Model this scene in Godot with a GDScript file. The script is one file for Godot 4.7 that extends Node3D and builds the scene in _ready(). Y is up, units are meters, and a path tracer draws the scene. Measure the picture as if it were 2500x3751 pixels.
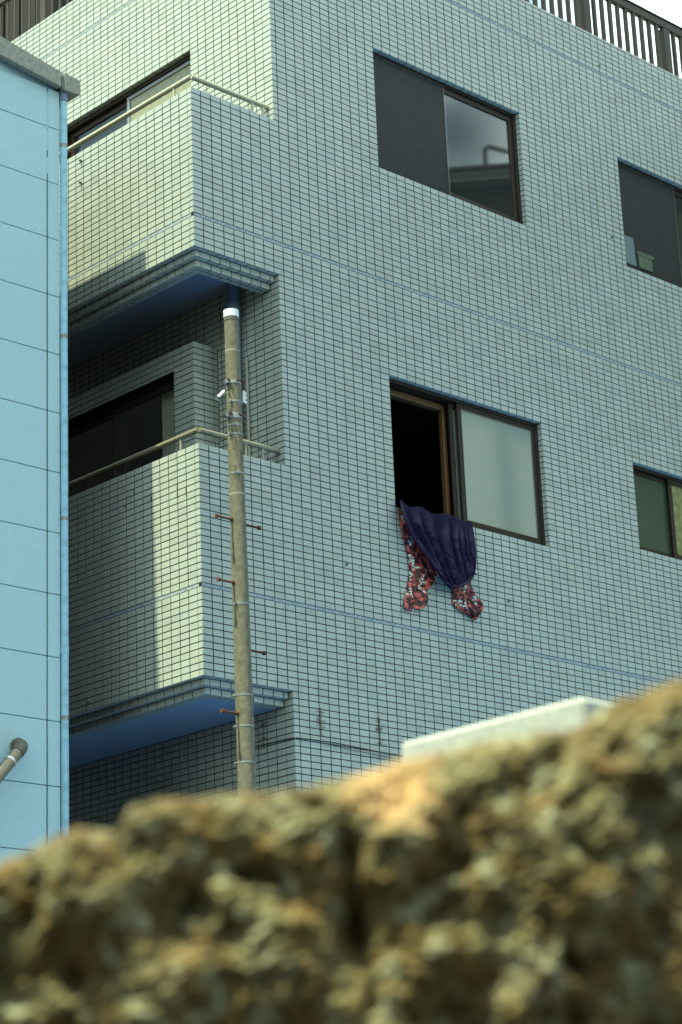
extends Node3D
# Corner of a tiled apartment block seen over a rough rock wall. Metres, y up; y = 0 is the top of the upper balcony's parapet, the ground is at y = -10.

const GROUND := -10.0
const CAM := Vector3(-9.870, -8.372, 11.639)
const GAP := 0.0263          # height of the two floor-line grooves
const XW := 0.843            # plane of the recessed left wall
var M := {}
var used := {}
var tiles := []              # [score, owner, transform, tone]
var tile_mesh: ArrayMesh
var rng := RandomNumberGenerator.new()


func _ready() -> void:
	rng.seed = 7
	# camera, sky, sun, exposure
	var cam := Camera3D.new()
	cam.name = "camera"
	cam.position = CAM
	cam.rotation_degrees = Vector3(17.9126, -44.0745, -2.4078)
	cam.fov = 25.69
	cam.near = 0.1
	cam.far = 400.0
	var attr := CameraAttributesPhysical.new()
	attr.frustum_focal_length = 75.0
	attr.exposure_aperture = 2.8
	attr.frustum_focus_distance = 16.6
	cam.attributes = attr
	add_child(cam)
	cam.fov = 25.69
	var env := Environment.new()
	env.background_mode = Environment.BG_SKY
	var sky := ProceduralSkyMaterial.new()
	sky.sky_top_color = Color(0.34, 0.50, 0.66)
	sky.sky_horizon_color = Color(0.90, 1.0, 0.95)
	sky.sky_curve = 0.32
	sky.sky_energy_multiplier = 1.0
	sky.ground_bottom_color = Color(0.20, 0.22, 0.24)
	sky.ground_horizon_color = Color(0.55, 0.62, 0.62)
	sky.sky_cover = cloud_cover()
	sky.sky_cover_modulate = Color(0.93, 1.0, 0.95, 1.0)
	env.sky = Sky.new()
	env.sky.sky_material = sky
	env.tonemap_mode = Environment.TONE_MAPPER_LINEAR
	env.tonemap_exposure = 1.62
	env.sdfgi_enabled = true
	env.ssao_enabled = true
	env.ssil_enabled = true
	var we := WorldEnvironment.new()
	we.environment = env
	add_child(we)
	var sun := DirectionalLight3D.new()
	sun.name = "sun"
	sun.light_color = Color(0.99, 1.0, 0.82)
	sun.light_energy = 1.6
	sun.light_angular_distance = 0.7
	sun.shadow_enabled = true
	add_child(sun)
	sun.look_at_from_position(Vector3.ZERO, Vector3(1.0, -2.09, 0.045))

	materials()
	tile_mesh = make_tile()
	setting()
	building()
	neighbour_house()
	opposite_building()
	unseen_pale_house()
	unseen_house_behind()
	utility_pole()
	drain_and_conduit()
	hanging_cover()
	small_things()
	rock_wall()
	white_pillar()


# ------------------------------------------------------------------ helpers
func thing(called: String, at: Vector3, label := "", category := "", group := "") -> Node3D:
	var o := Node3D.new()
	o.name = called
	add_child(o, true)
	o.position = at
	tag(o, label, category, group)
	return o


func tag(o: Node, label: String, category: String, group := "") -> void:
	if label:
		o.set_meta("label", label)
	if category:
		o.set_meta("category", category)
	if group:
		o.set_meta("group", group)


func origin_of(n: Node) -> Vector3:
	var at := Vector3.ZERO
	while n != self and n != null:
		at += (n as Node3D).position
		n = n.get_parent()
	return at


func put(st: Variant, called: String, mat: Material, parent: Node = self, local := false) -> MeshInstance3D:
	var o := MeshInstance3D.new()
	o.name = plain_name(called, parent)
	var mesh: Mesh = st.commit() if st is SurfaceTool else st
	o.mesh = mesh
	o.material_override = mat
	parent.add_child(o, true)
	if not local and parent != self:
		o.position = -origin_of(parent)
	return o


func plain_name(called: String, parent: Node) -> String:
	var key := str(parent.get_instance_id()) + called
	used[key] = used.get(key, -1) + 1
	return called if used[key] == 0 else "%s_%03d" % [called, used[key]]


func holder(called: String, parent: Node, at := Vector3.ZERO) -> Node3D:
	var o := Node3D.new()
	o.name = plain_name(called, parent)
	parent.add_child(o, true)
	o.position = at
	return o


func mb() -> SurfaceTool:
	var st := SurfaceTool.new()
	st.begin(Mesh.PRIMITIVE_TRIANGLES)
	return st


func tri(st: SurfaceTool, a: Vector3, b: Vector3, c: Vector3, out: Vector3) -> void:
	var n := (b - a).cross(c - a)
	if n.length_squared() < 1e-18:
		return
	n = n.normalized()
	if n.dot(out) > 0.0:
		var k := b
		b = c
		c = k
	else:
		n = -n
	for p in [a, b, c]:
		st.set_normal(n)
		st.set_uv(Vector2(p.x + p.z, p.y))
		st.add_vertex(p)


func quad(st: SurfaceTool, a: Vector3, b: Vector3, c: Vector3, d: Vector3, out: Vector3) -> void:
	tri(st, a, b, c, out)
	tri(st, a, c, d, out)


func box(st: SurfaceTool, lo: Vector3, hi: Vector3, bev := 0.0) -> void:
	hexa(st, [lo, Vector3(hi.x, lo.y, lo.z), Vector3(lo.x, hi.y, lo.z), Vector3(hi.x, hi.y, lo.z), Vector3(lo.x, lo.y, hi.z), Vector3(hi.x, lo.y, hi.z), Vector3(lo.x, hi.y, hi.z), hi], bev)


func hexa(st: SurfaceTool, c: Array, bev := 0.0) -> void:
	# c: eight corners, bit 0 = x, bit 1 = y, bit 2 = z; chamfered by bev
	var mid := Vector3.ZERO
	for v in c:
		mid += v / 8.0
	var pts := {}
	for i in 8:
		for ax in 3:
			var p: Vector3 = c[i]
			for other in 3:
				if other != ax:
					var e: Vector3 = c[i ^ (1 << other)] - c[i]
					p += e.normalized() * minf(bev, e.length() * 0.45)
			pts[i * 3 + ax] = p
	for ax in 3:
		var u := (ax + 1) % 3
		var v := (ax + 2) % 3
		for s in 2:
			var i0 := s << ax
			var a: Vector3 = pts[i0 * 3 + ax]
			var b: Vector3 = pts[(i0 | (1 << u)) * 3 + ax]
			var d: Vector3 = pts[(i0 | (1 << v)) * 3 + ax]
			var e: Vector3 = pts[(i0 | (1 << u) | (1 << v)) * 3 + ax]
			quad(st, a, b, e, d, (a + b + d + e) / 4.0 - mid)
	if bev <= 0.0:
		return
	for ax in 3:       # edges along ax
		var u := (ax + 1) % 3
		var v := (ax + 2) % 3
		for su in 2:
			for sv in 2:
				var i := (su << u) | (sv << v)
				var j := i | (1 << ax)
				var a: Vector3 = pts[i * 3 + u]
				var b: Vector3 = pts[j * 3 + u]
				var d: Vector3 = pts[i * 3 + v]
				var e: Vector3 = pts[j * 3 + v]
				quad(st, a, b, e, d, (a + b + d + e) / 4.0 - mid)
	for i in 8:
		tri(st, pts[i * 3], pts[i * 3 + 1], pts[i * 3 + 2], c[i] - mid)


func tube(st: SurfaceTool, path: Array, r: Variant, seg := 14, caps := true) -> void:
	# round bar along a path; r is a number or one radius per point
	var n := path.size()
	var rings := []
	var side := Vector3.ZERO
	for i in n:
		var d: Vector3 = (path[mini(i + 1, n - 1)] - path[maxi(i - 1, 0)]).normalized()
		if side == Vector3.ZERO:
			side = d.cross(Vector3.UP if absf(d.y) < 0.9 else Vector3.RIGHT).normalized()
		side = (side - d * side.dot(d)).normalized()
		var up := d.cross(side)
		var rad: float = r[i] if r is Array else r
		var stretch := 1.0
		if i > 0 and i < n - 1:
			var c: float = (path[i + 1] - path[i]).normalized().dot((path[i] - path[i - 1]).normalized())
			stretch = 1.0 / maxf(0.6, sqrt((1.0 + c) / 2.0))
		var ring := []
		for k in seg:
			var a := TAU * k / seg
			var o := side * cos(a) + up * sin(a)
			ring.append([path[i] + o * rad * lerpf(1.0, stretch, 0.5), o])
		rings.append(ring)
	for i in n - 1:
		for k in seg:
			var k2 := (k + 1) % seg
			smooth_quad(st, rings[i][k], rings[i][k2], rings[i + 1][k2], rings[i + 1][k])
	if caps:
		for e in [0, n - 1]:
			var out: Vector3 = path[0] - path[1] if e == 0 else path[n - 1] - path[n - 2]
			for k in seg:
				tri(st, path[e], rings[e][k][0], rings[e][(k + 1) % seg][0], out)


func smooth_quad(st: SurfaceTool, a: Array, b: Array, c: Array, d: Array) -> void:
	for t in [[a, b, c], [a, c, d]]:
		var n: Vector3 = (t[1][0] - t[0][0]).cross(t[2][0] - t[0][0])
		var o: Array = [t[0], t[2], t[1]] if n.dot(t[0][1] + t[1][1] + t[2][1]) > 0.0 else t
		for p in o:
			st.set_normal(p[1].normalized())
			st.set_uv(Vector2(p[0].x + p[0].z, p[0].y))
			st.add_vertex(p[0])


func noise(freq: float, octaves := 4, sd := 1, kind := FastNoiseLite.TYPE_SIMPLEX_SMOOTH) -> FastNoiseLite:
	var f := FastNoiseLite.new()
	f.noise_type = kind
	f.frequency = freq
	f.seed = sd
	f.fractal_octaves = octaves
	return f


func noise_tex(freq: float, octaves: int, sd: int, stops: Array, normal := 0.0, size := 512) -> NoiseTexture2D:
	var t := NoiseTexture2D.new()
	t.width = size
	t.height = size
	t.seamless = true
	t.noise = noise(freq, octaves, sd)
	if normal > 0.0:
		t.as_normal_map = true
		t.bump_strength = normal
	else:
		var g := Gradient.new()
		var off := PackedFloat32Array()
		var col := PackedColorArray()
		for s in stops:
			off.append(s[0])
			col.append(s[1])
		g.offsets = off
		g.colors = col
		t.color_ramp = g
	return t


func mat(linear: Color, rough := 0.6, metal := 0.0) -> StandardMaterial3D:
	var m := StandardMaterial3D.new()
	m.albedo_color = linear.linear_to_srgb()
	m.roughness = rough
	m.metallic = metal
	return m


func tri_map(m: StandardMaterial3D, scale: float, albedo: Texture2D = null, normal: Texture2D = null, normal_scale := 1.0) -> StandardMaterial3D:
	m.uv1_triplanar = true
	m.uv1_world_triplanar = true
	m.uv1_scale = Vector3.ONE * scale
	if albedo:
		m.albedo_texture = albedo
	if normal:
		m.normal_enabled = true
		m.normal_texture = normal
		m.normal_scale = normal_scale
	return m


func g(v: float) -> Color:
	return Color(v, v, v)


func materials() -> void:
	var stain := noise_tex(0.012, 5, 3, [[0.0, g(0.93)], [0.42, g(0.98)], [0.7, g(1.0)], [1.0, g(1.0)]])
	M.tile_any = tri_map(mat(Color.WHITE, 0.28), 0.6, stain)
	M.tile_any.vertex_color_use_as_albedo = true
	M.tile = []
	for c in tones():
		M.tile.append(tri_map(mat(c, 0.28), 0.6, stain))
	M.mortar = tri_map(mat(Color(0.012, 0.011, 0.010), 0.95), 3.0, noise_tex(0.05, 4, 8, [[0.0, g(0.6)], [1.0, g(1.0)]]))
	M.sealant = tri_map(mat(Color(0.38, 0.45, 0.47), 0.7), 2.0, noise_tex(0.02, 4, 5, [[0.0, Color(0.6, 0.75, 0.85)], [0.5, g(0.9)], [1.0, g(1.0)]]))
	M.plaster = tri_map(mat(Color(0.37, 0.48, 0.68), 0.9), 2.0, noise_tex(0.03, 5, 9, [[0.0, g(0.8)], [1.0, g(1.0)]]), noise_tex(0.25, 3, 4, [], 3.0), 0.5)  # even blue tone, deepened to carry the blue light from below
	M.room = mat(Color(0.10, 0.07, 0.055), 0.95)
	M.slab = mat(Color(0.25, 0.25, 0.24), 0.95)
	M.bronze = mat(Color(0.030, 0.019, 0.013), 0.45, 0.3)
	M.bronze_wood = mat(Color(0.13, 0.065, 0.022), 0.5)
	M.rail_brown = tri_map(mat(Color(0.062, 0.042, 0.021), 0.55), 4.0, noise_tex(0.03, 4, 2, [[0.0, g(0.75)], [1.0, g(1.0)]]))
	M.bead = mat(Color(0.28, 0.29, 0.29), 0.35, 0.8)
	M.glass = mat(Color(0.10, 0.13, 0.13), 0.03)
	M.glass.transparency = BaseMaterial3D.TRANSPARENCY_ALPHA
	M.glass.albedo_color.a = 0.12
	M.glass.metallic_specular = 0.78
	M.frosted = tri_map(mat(Color(0.27, 0.33, 0.28), 0.3), 6.0, noise_tex(0.2, 3, 12, [[0.0, g(0.88)], [1.0, g(1.0)]]))
	M.frosted.clearcoat_enabled = true
	M.frosted.clearcoat = 1.0
	M.frosted.clearcoat_roughness = 0.05
	M.frosted.metallic_specular = 0.9
	M.frosted.roughness = 0.10
	M.frosted_dark = tri_map(mat(Color(0.055, 0.085, 0.055), 0.2), 3.0, noise_tex(0.15, 3, 13, [[0.0, g(0.8)], [1.0, g(1.0)]]), noise_tex(0.4, 2, 6, [], 2.0), 0.2)
	M.frosted_yellow = tri_map(mat(Color(0.30, 0.30, 0.12), 0.25), 3.0, noise_tex(0.008, 3, 14, [[0.0, g(0.75)], [1.0, g(1.0)]]))
	M.frosted_tan = tri_map(mat(Color(0.30, 0.31, 0.19), 0.35), 3.0, noise_tex(0.01, 3, 15, [[0.0, g(0.85)], [1.0, g(1.0)]]))
	M.screen = tri_map(mat(Color(0.030, 0.033, 0.031), 0.42), 2.0, noise_tex(0.01, 4, 16, [[0.0, g(0.88)], [1.0, g(1.0)]]))
	M.screen.metallic_specular = 0.28
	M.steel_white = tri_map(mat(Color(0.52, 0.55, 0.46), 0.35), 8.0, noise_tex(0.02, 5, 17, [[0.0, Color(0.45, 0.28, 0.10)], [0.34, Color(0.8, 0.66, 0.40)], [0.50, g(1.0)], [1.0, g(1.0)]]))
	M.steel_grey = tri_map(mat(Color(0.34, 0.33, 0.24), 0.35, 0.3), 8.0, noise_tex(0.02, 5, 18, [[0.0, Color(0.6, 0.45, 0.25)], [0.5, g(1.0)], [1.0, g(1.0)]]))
	var stucco := noise_tex(0.16, 3, 21, [], 6.0)
	M.siding = tri_map(mat(Color(0.44, 0.625, 0.675), 0.8), 4.0, noise_tex(0.01, 4, 22, [[0.0, g(0.97)], [0.5, g(0.99)], [1.0, g(1.0)]]), stucco, 0.4)
	M.unseen_siding_dark = mat(Color(0.06, 0.055, 0.05), 0.85)
	M.fascia = tri_map(mat(Color(0.335, 0.325, 0.27), 0.75), 2.0, noise_tex(0.02, 6, 23, [[0.0, g(0.62)], [0.3, g(0.9)], [1.0, g(1.0)]]))
	M.dark_gap = mat(Color(0.012, 0.013, 0.015), 0.9)
	M.pvc_blue = tri_map(mat(Color(0.30, 0.55, 0.68), 0.4), 1.5, noise_tex(0.012, 5, 24, [[0.0, g(0.82)], [0.3, g(0.95)], [0.5, g(1.0)], [1.0, g(1.0)]]))
	M.pvc_dark = mat(Color(0.13, 0.18, 0.26), 0.4)
	M.beige = mat(Color(0.30, 0.30, 0.22), 0.5)
	M.steel = mat(Color(0.62, 0.64, 0.63), 0.3, 0.85)
	M.zinc = tri_map(mat(Color(0.36, 0.38, 0.37), 0.5, 0.5), 8.0, noise_tex(0.03, 3, 25, [[0.0, g(0.7)], [1.0, g(1.0)]]))
	M.rust = tri_map(mat(Color(0.20, 0.07, 0.028), 0.85), 10.0, noise_tex(0.05, 4, 26, [[0.0, g(0.5)], [1.0, g(1.0)]]))
	M.concrete_pole = tri_map(mat(Color(0.225, 0.205, 0.145), 0.9), 3.0, pole_texture(), noise_tex(0.3, 3, 28, [], 5.0), 0.7)
	M.pole_ring = mat(Color(0.30, 0.29, 0.22), 0.8)
	M.paper = mat(Color(0.13, 0.18, 0.18), 0.7)
	M.box_green = mat(Color(0.085, 0.11, 0.07), 0.7)
	M.white_plastic = mat(Color(0.72, 0.78, 0.76), 0.4)
	M.black = mat(Color(0.01, 0.01, 0.01), 0.6)
	M.duct = tri_map(mat(Color(0.30, 0.30, 0.27), 0.35, 0.4), 6.0, noise_tex(0.02, 4, 29, [[0.0, Color(0.8, 0.7, 0.5)], [1.0, g(1.0)]]))
	M.elbow = tri_map(mat(Color(0.15, 0.145, 0.12), 0.85), 6.0, noise_tex(0.04, 4, 30, [[0.0, g(0.75)], [1.0, g(1.0)]]))
	M.curtain = mat(Color(0.70, 0.74, 0.60), 0.9)
	M.curtain.backlight_enabled = true
	M.curtain.backlight = Color(0.1, 0.1, 0.08)
	M.white_paint = tri_map(mat(Color(0.48, 0.50, 0.46), 0.8), 2.0, noise_tex(0.03, 5, 31, [[0.0, g(0.85)], [1.0, g(1.0)]]))
	M.ground_blue = tri_map(mat(Color(0.07, 0.29, 0.80), 0.8), 0.3, noise_tex(0.02, 5, 32, [[0.0, g(0.7)], [1.0, g(1.0)]]))
	M.asphalt = tri_map(mat(Color(0.04, 0.038, 0.035), 0.95), 0.5, noise_tex(0.1, 5, 33, [[0.0, g(0.6)], [1.0, g(1.0)]]))
	M.far_wall = tri_map(mat(Color(0.10, 0.10, 0.075), 0.9), 0.4, noise_tex(0.02, 4, 34, [[0.0, g(0.8)], [1.0, g(1.0)]]))
	M.brown_wall = tri_map(mat(Color(0.09, 0.065, 0.045), 0.9), 0.4, noise_tex(0.02, 4, 36, [[0.0, g(0.8)], [1.0, g(1.0)]]))
	M.moss = mat(Color(0.03, 0.028, 0.010), 0.95)
	M.creeper = mat(Color(0.13, 0.10, 0.07), 0.95)
	M.far_trim = mat(Color(0.45, 0.46, 0.36), 0.8)
	M.far_roof = mat(Color(0.05, 0.045, 0.04), 0.8)
	M.clad_dark = tri_map(mat(Color(0.010, 0.009, 0.008), 0.8), 0.6, noise_tex(0.02, 4, 35, [[0.0, g(0.6)], [1.0, g(1.0)]]))
	M.teal_glass = mat(Color(0.03, 0.07, 0.08), 0.1)


func tones() -> Array:
	var base := Color(0.43, 0.475, 0.43)
	var list := []
	for k in [0.93, 0.965, 0.985, 1.0, 1.015, 1.04]:
		list.append(Color(base.r * k, base.g * k, base.b * k))
	list.append(Color(0.415, 0.465, 0.435))
	list.append(Color(0.44, 0.475, 0.415))
	return list


func pole_texture() -> ImageTexture:
	var n := 512
	var img := Image.create(n, n, false, Image.FORMAT_RGB8)
	var r := RandomNumberGenerator.new()
	r.seed = 5
	var f := noise(0.012, 4, 41)
	for y in n:
		for x in n:
			var a := x / float(n)
			var v := lerpf(f.get_noise_2d(x, y), f.get_noise_2d(x - n, y), a)
			v = lerpf(v, lerpf(f.get_noise_2d(x, y - n), f.get_noise_2d(x - n, y - n), a), y / float(n))
			var k := 0.86 + v * 0.35 + r.randf_range(-0.10, 0.10)
			img.set_pixel(x, y, Color(k, k, k * 0.98))
	for i in 5200:
		var c := g(r.randf_range(0.35, 0.62)) if r.randf() < 0.5 else g(1.0)
		var w := r.randi_range(1, 3)
		img.fill_rect(Rect2i(r.randi_range(0, n - 4), r.randi_range(0, n - 4), w, r.randi_range(1, 3)), c)
	return ImageTexture.create_from_image(img)


func cloud_cover() -> ImageTexture:
	var w := 768
	var h := 384
	var img := Image.create(w, h, false, Image.FORMAT_RGBAF)
	var f := noise(1.0, 5, 42)
	for y in h:
		var lat := (0.5 - (y + 0.5) / h) * PI
		for x in w:
			if lat <= 0.0:
				img.set_pixel(x, y, Color(1, 1, 1, 0))
				continue
			var lon := TAU * x / w
			var d := Vector3(cos(lon) * cos(lat), sin(lat) * 2.0, sin(lon) * cos(lat)) * 5.0
			var v := smoothstep(-0.10, 0.12, f.get_noise_3dv(d))
			img.set_pixel(x, y, Color(1.55, 1.55, 1.55, v * 0.85))
	return ImageTexture.create_from_image(img)


# ------------------------------------------------------------------ setting
func setting() -> void:
	var st := mb()
	quad(st, Vector3(-200, GROUND, 200), Vector3(200, GROUND, 200), Vector3(200, GROUND, -200), Vector3(-200, GROUND, -200), Vector3.UP)
	var o := put(st, "ground", M.asphalt)
	o.set_meta("kind", "structure")
	st = mb()
	quad(st, Vector3(-0.6, GROUND + 0.004, 14.0), Vector3(16, GROUND + 0.004, 14.0), Vector3(16, GROUND + 0.004, 0.0), Vector3(-0.6, GROUND + 0.004, 0.0), Vector3.UP)  # blue ground out of view, placed to tint undersides and lower wall
	o = put(st, "unseen_blue_ground", M.ground_blue)
	o.set_meta("kind", "structure")


# ------------------------------------------------------------------ tiled walls
func make_tile() -> ArrayMesh:
	# unit tile: 1 wide, 1 high, front at z = 0, 7 mm thick, edges rounded off
	var st := mb()
	var bx := 0.014
	var by := 0.028
	var b := 0.0012
	var t := -0.007
	var f := [Vector3(-0.5 + bx, -0.5 + by, 0), Vector3(0.5 - bx, -0.5 + by, 0), Vector3(0.5 - bx, 0.5 - by, 0), Vector3(-0.5 + bx, 0.5 - by, 0)]
	var e := [Vector3(-0.5, -0.5, -b), Vector3(0.5, -0.5, -b), Vector3(0.5, 0.5, -b), Vector3(-0.5, 0.5, -b)]
	quad(st, f[0], f[1], f[2], f[3], Vector3(0, 0, 1))
	for i in 4:
		var j := (i + 1) % 4
		var out: Vector3 = (e[i] + e[j]) * 0.5
		quad(st, f[i], f[j], e[j], e[i], out + Vector3(0, 0, 0.3))
		quad(st, e[i], e[j], Vector3(e[j].x, e[j].y, t), Vector3(e[i].x, e[i].y, t), Vector3(out.x, out.y, 0))
	return st.commit()


func lay(owner: Node, centre: Vector3, along: Vector3, up: Vector3, out: Vector3, w: float, h: float) -> void:
	var b := Basis(along * w, up * h, out)
	b = Basis(along, rng.randfn(0.0, 0.0022)) * Basis(up, rng.randfn(0.0, 0.0022)) * b
	var d := CAM - centre
	var score := absf(d.dot(out)) / pow(d.length(), 3)
	if centre.y < -5.5 or d.dot(out) < 0.0 or absf(out.y) > 0.5 or h < 0.04 or w < 0.04:
		score = 0.0
	var tone := rng.randi_range(0, 7)
	if rng.randf() < 0.45:
		tone = 3
	tiles.append([score, owner, Transform3D(b, centre + out * rng.randfn(0.0, 0.00018)), tone])


func rows_between(lo: float, hi: float) -> Array:
	# tile courses [bottom, top] of the whole house, broken by the floor-line grooves
	var list := []
	for v in range(-46, -37):
		list.append([-0.05 * (v + 1) + GAP, -0.05 * v + GAP])
	for v in range(-37, 21):
		list.append([-0.05 * (v + 1), -0.05 * v])
	for v in range(21, 78):
		list.append([-0.05 * (v + 1) - GAP, -0.05 * v - GAP])
	for v in range(78, 160):
		list.append([-0.05 * (v + 1) - 2 * GAP, -0.05 * v - 2 * GAP])
	return crop(list, lo, hi)


func crop(list: Array, lo: float, hi: float) -> Array:
	var res := []
	for r in list:
		var a: float = maxf(r[0] + 0.0036, lo)
		var b: float = minf(r[1] - 0.0036, hi)
		if b - a > 0.012:
			res.append([a, b])
	return res


func grid(owner: Node, cols: Array, rows: Array, holes: Array, place: Callable) -> void:
	for c in cols:
		for r in rows:
			var parts := [[c[0], c[1], r[0], r[1]]]
			for h in holes:
				var next := []
				for p in parts:
					if p[1] <= h[0] or p[0] >= h[1] or p[3] <= h[2] or p[2] >= h[3]:
						next.append(p)
						continue
					if p[0] < h[0] - 0.012:
						next.append([p[0], h[0], p[2], p[3]])
					if p[1] > h[1] + 0.012:
						next.append([h[1], p[1], p[2], p[3]])
					if p[0] >= h[0] - 0.012 and p[1] <= h[1] + 0.012:
						if p[3] > h[3] + 0.012:
							next.append([p[0], p[1], h[3], p[3]])
						if p[2] < h[2] - 0.012:
							next.append([p[0], p[1], p[2], h[2]])
				parts = next
			for p in parts:
				place.call(owner, p)


func on_front(owner: Node, p: Array) -> void:
	lay(owner, Vector3((p[0] + p[1]) / 2, (p[2] + p[3]) / 2, 0), Vector3.RIGHT, Vector3.UP, Vector3.BACK, p[1] - p[0], p[3] - p[2])


func on_left(owner: Node, p: Array, x: float) -> void:      # p[0..1] run into the depth (-z)
	lay(owner, Vector3(x, (p[2] + p[3]) / 2, -(p[0] + p[1]) / 2), Vector3.BACK, Vector3.UP, Vector3.LEFT, p[1] - p[0], p[3] - p[2])


func on_soffit(owner: Node, x0: float, x1: float, z0: float, z1: float, y: float, along_x: bool) -> void:
	var a := Vector3.RIGHT if along_x else Vector3.BACK
	var u := Vector3.BACK if along_x else Vector3.LEFT
	lay(owner, Vector3((x0 + x1) / 2, y, (z0 + z1) / 2), a, u, Vector3.DOWN, x1 - x0 if along_x else z1 - z0, z1 - z0 if along_x else x1 - x0)


func front_cols(x0: float, x1: float) -> Array:
	var list := []
	for k in range(0, 91):
		var a := maxf(0.1 * k, x0)
		var b := minf(0.1 * k + 0.0918, x1)
		if b - a > 0.012:
			list.append([a, b])
	return list


func left_cols(first: float, end: float) -> Array:
	# courses going back from an outer corner: the short leg of the corner tile, or its long leg, then whole tiles
	var list := [[0.0075, first]]
	var a := first + 0.005
	while a < end:
		list.append([a, minf(a + 0.0918, end)])
		a += 0.1
	return list


func wall_shell(origin: Vector3, along: Vector3, out: Vector3, w0: float, w1: float, y0: float, y1: float, holes: Array, thick: float) -> SurfaceTool:
	# a wall with openings: front and back faces cell by cell, and the reveals
	var xs := [w0, w1]
	var ys := [y0, y1]
	for h in holes:
		for v in [h[0], h[1]]:
			if v > w0 and v < w1 and not xs.has(v):
				xs.append(v)
		for v in [h[2], h[3]]:
			if v > y0 and v < y1 and not ys.has(v):
				ys.append(v)
	xs.sort()
	ys.sort()
	var st := mb()
	var at := func(a: float, y: float, d: float) -> Vector3: return origin + along * a + Vector3.UP * y - out * d
	var solid := func(i: int, j: int) -> bool:
		if i < 0 or j < 0 or i >= xs.size() - 1 or j >= ys.size() - 1:
			return false
		var cx: float = (xs[i] + xs[i + 1]) / 2
		var cy: float = (ys[j] + ys[j + 1]) / 2
		for h in holes:
			if cx > h[0] and cx < h[1] and cy > h[2] and cy < h[3]:
				return false
		return true
	for i in xs.size() - 1:
		for j in ys.size() - 1:
			if not solid.call(i, j):
				continue
			var a: float = xs[i]
			var b: float = xs[i + 1]
			var c: float = ys[j]
			var d: float = ys[j + 1]
			quad(st, at.call(a, c, 0), at.call(b, c, 0), at.call(b, d, 0), at.call(a, d, 0), out)
			quad(st, at.call(a, c, thick), at.call(b, c, thick), at.call(b, d, thick), at.call(a, d, thick), -out)
			if not solid.call(i - 1, j):
				quad(st, at.call(a, c, 0), at.call(a, d, 0), at.call(a, d, thick), at.call(a, c, thick), -along)
			if not solid.call(i + 1, j):
				quad(st, at.call(b, c, 0), at.call(b, d, 0), at.call(b, d, thick), at.call(b, c, thick), along)
			if not solid.call(i, j - 1):
				quad(st, at.call(a, c, 0), at.call(b, c, 0), at.call(b, c, thick), at.call(a, c, thick), Vector3.DOWN)
			if not solid.call(i, j + 1):
				quad(st, at.call(a, d, 0), at.call(b, d, 0), at.call(b, d, thick), at.call(a, d, thick), Vector3.UP)
	return st


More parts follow.
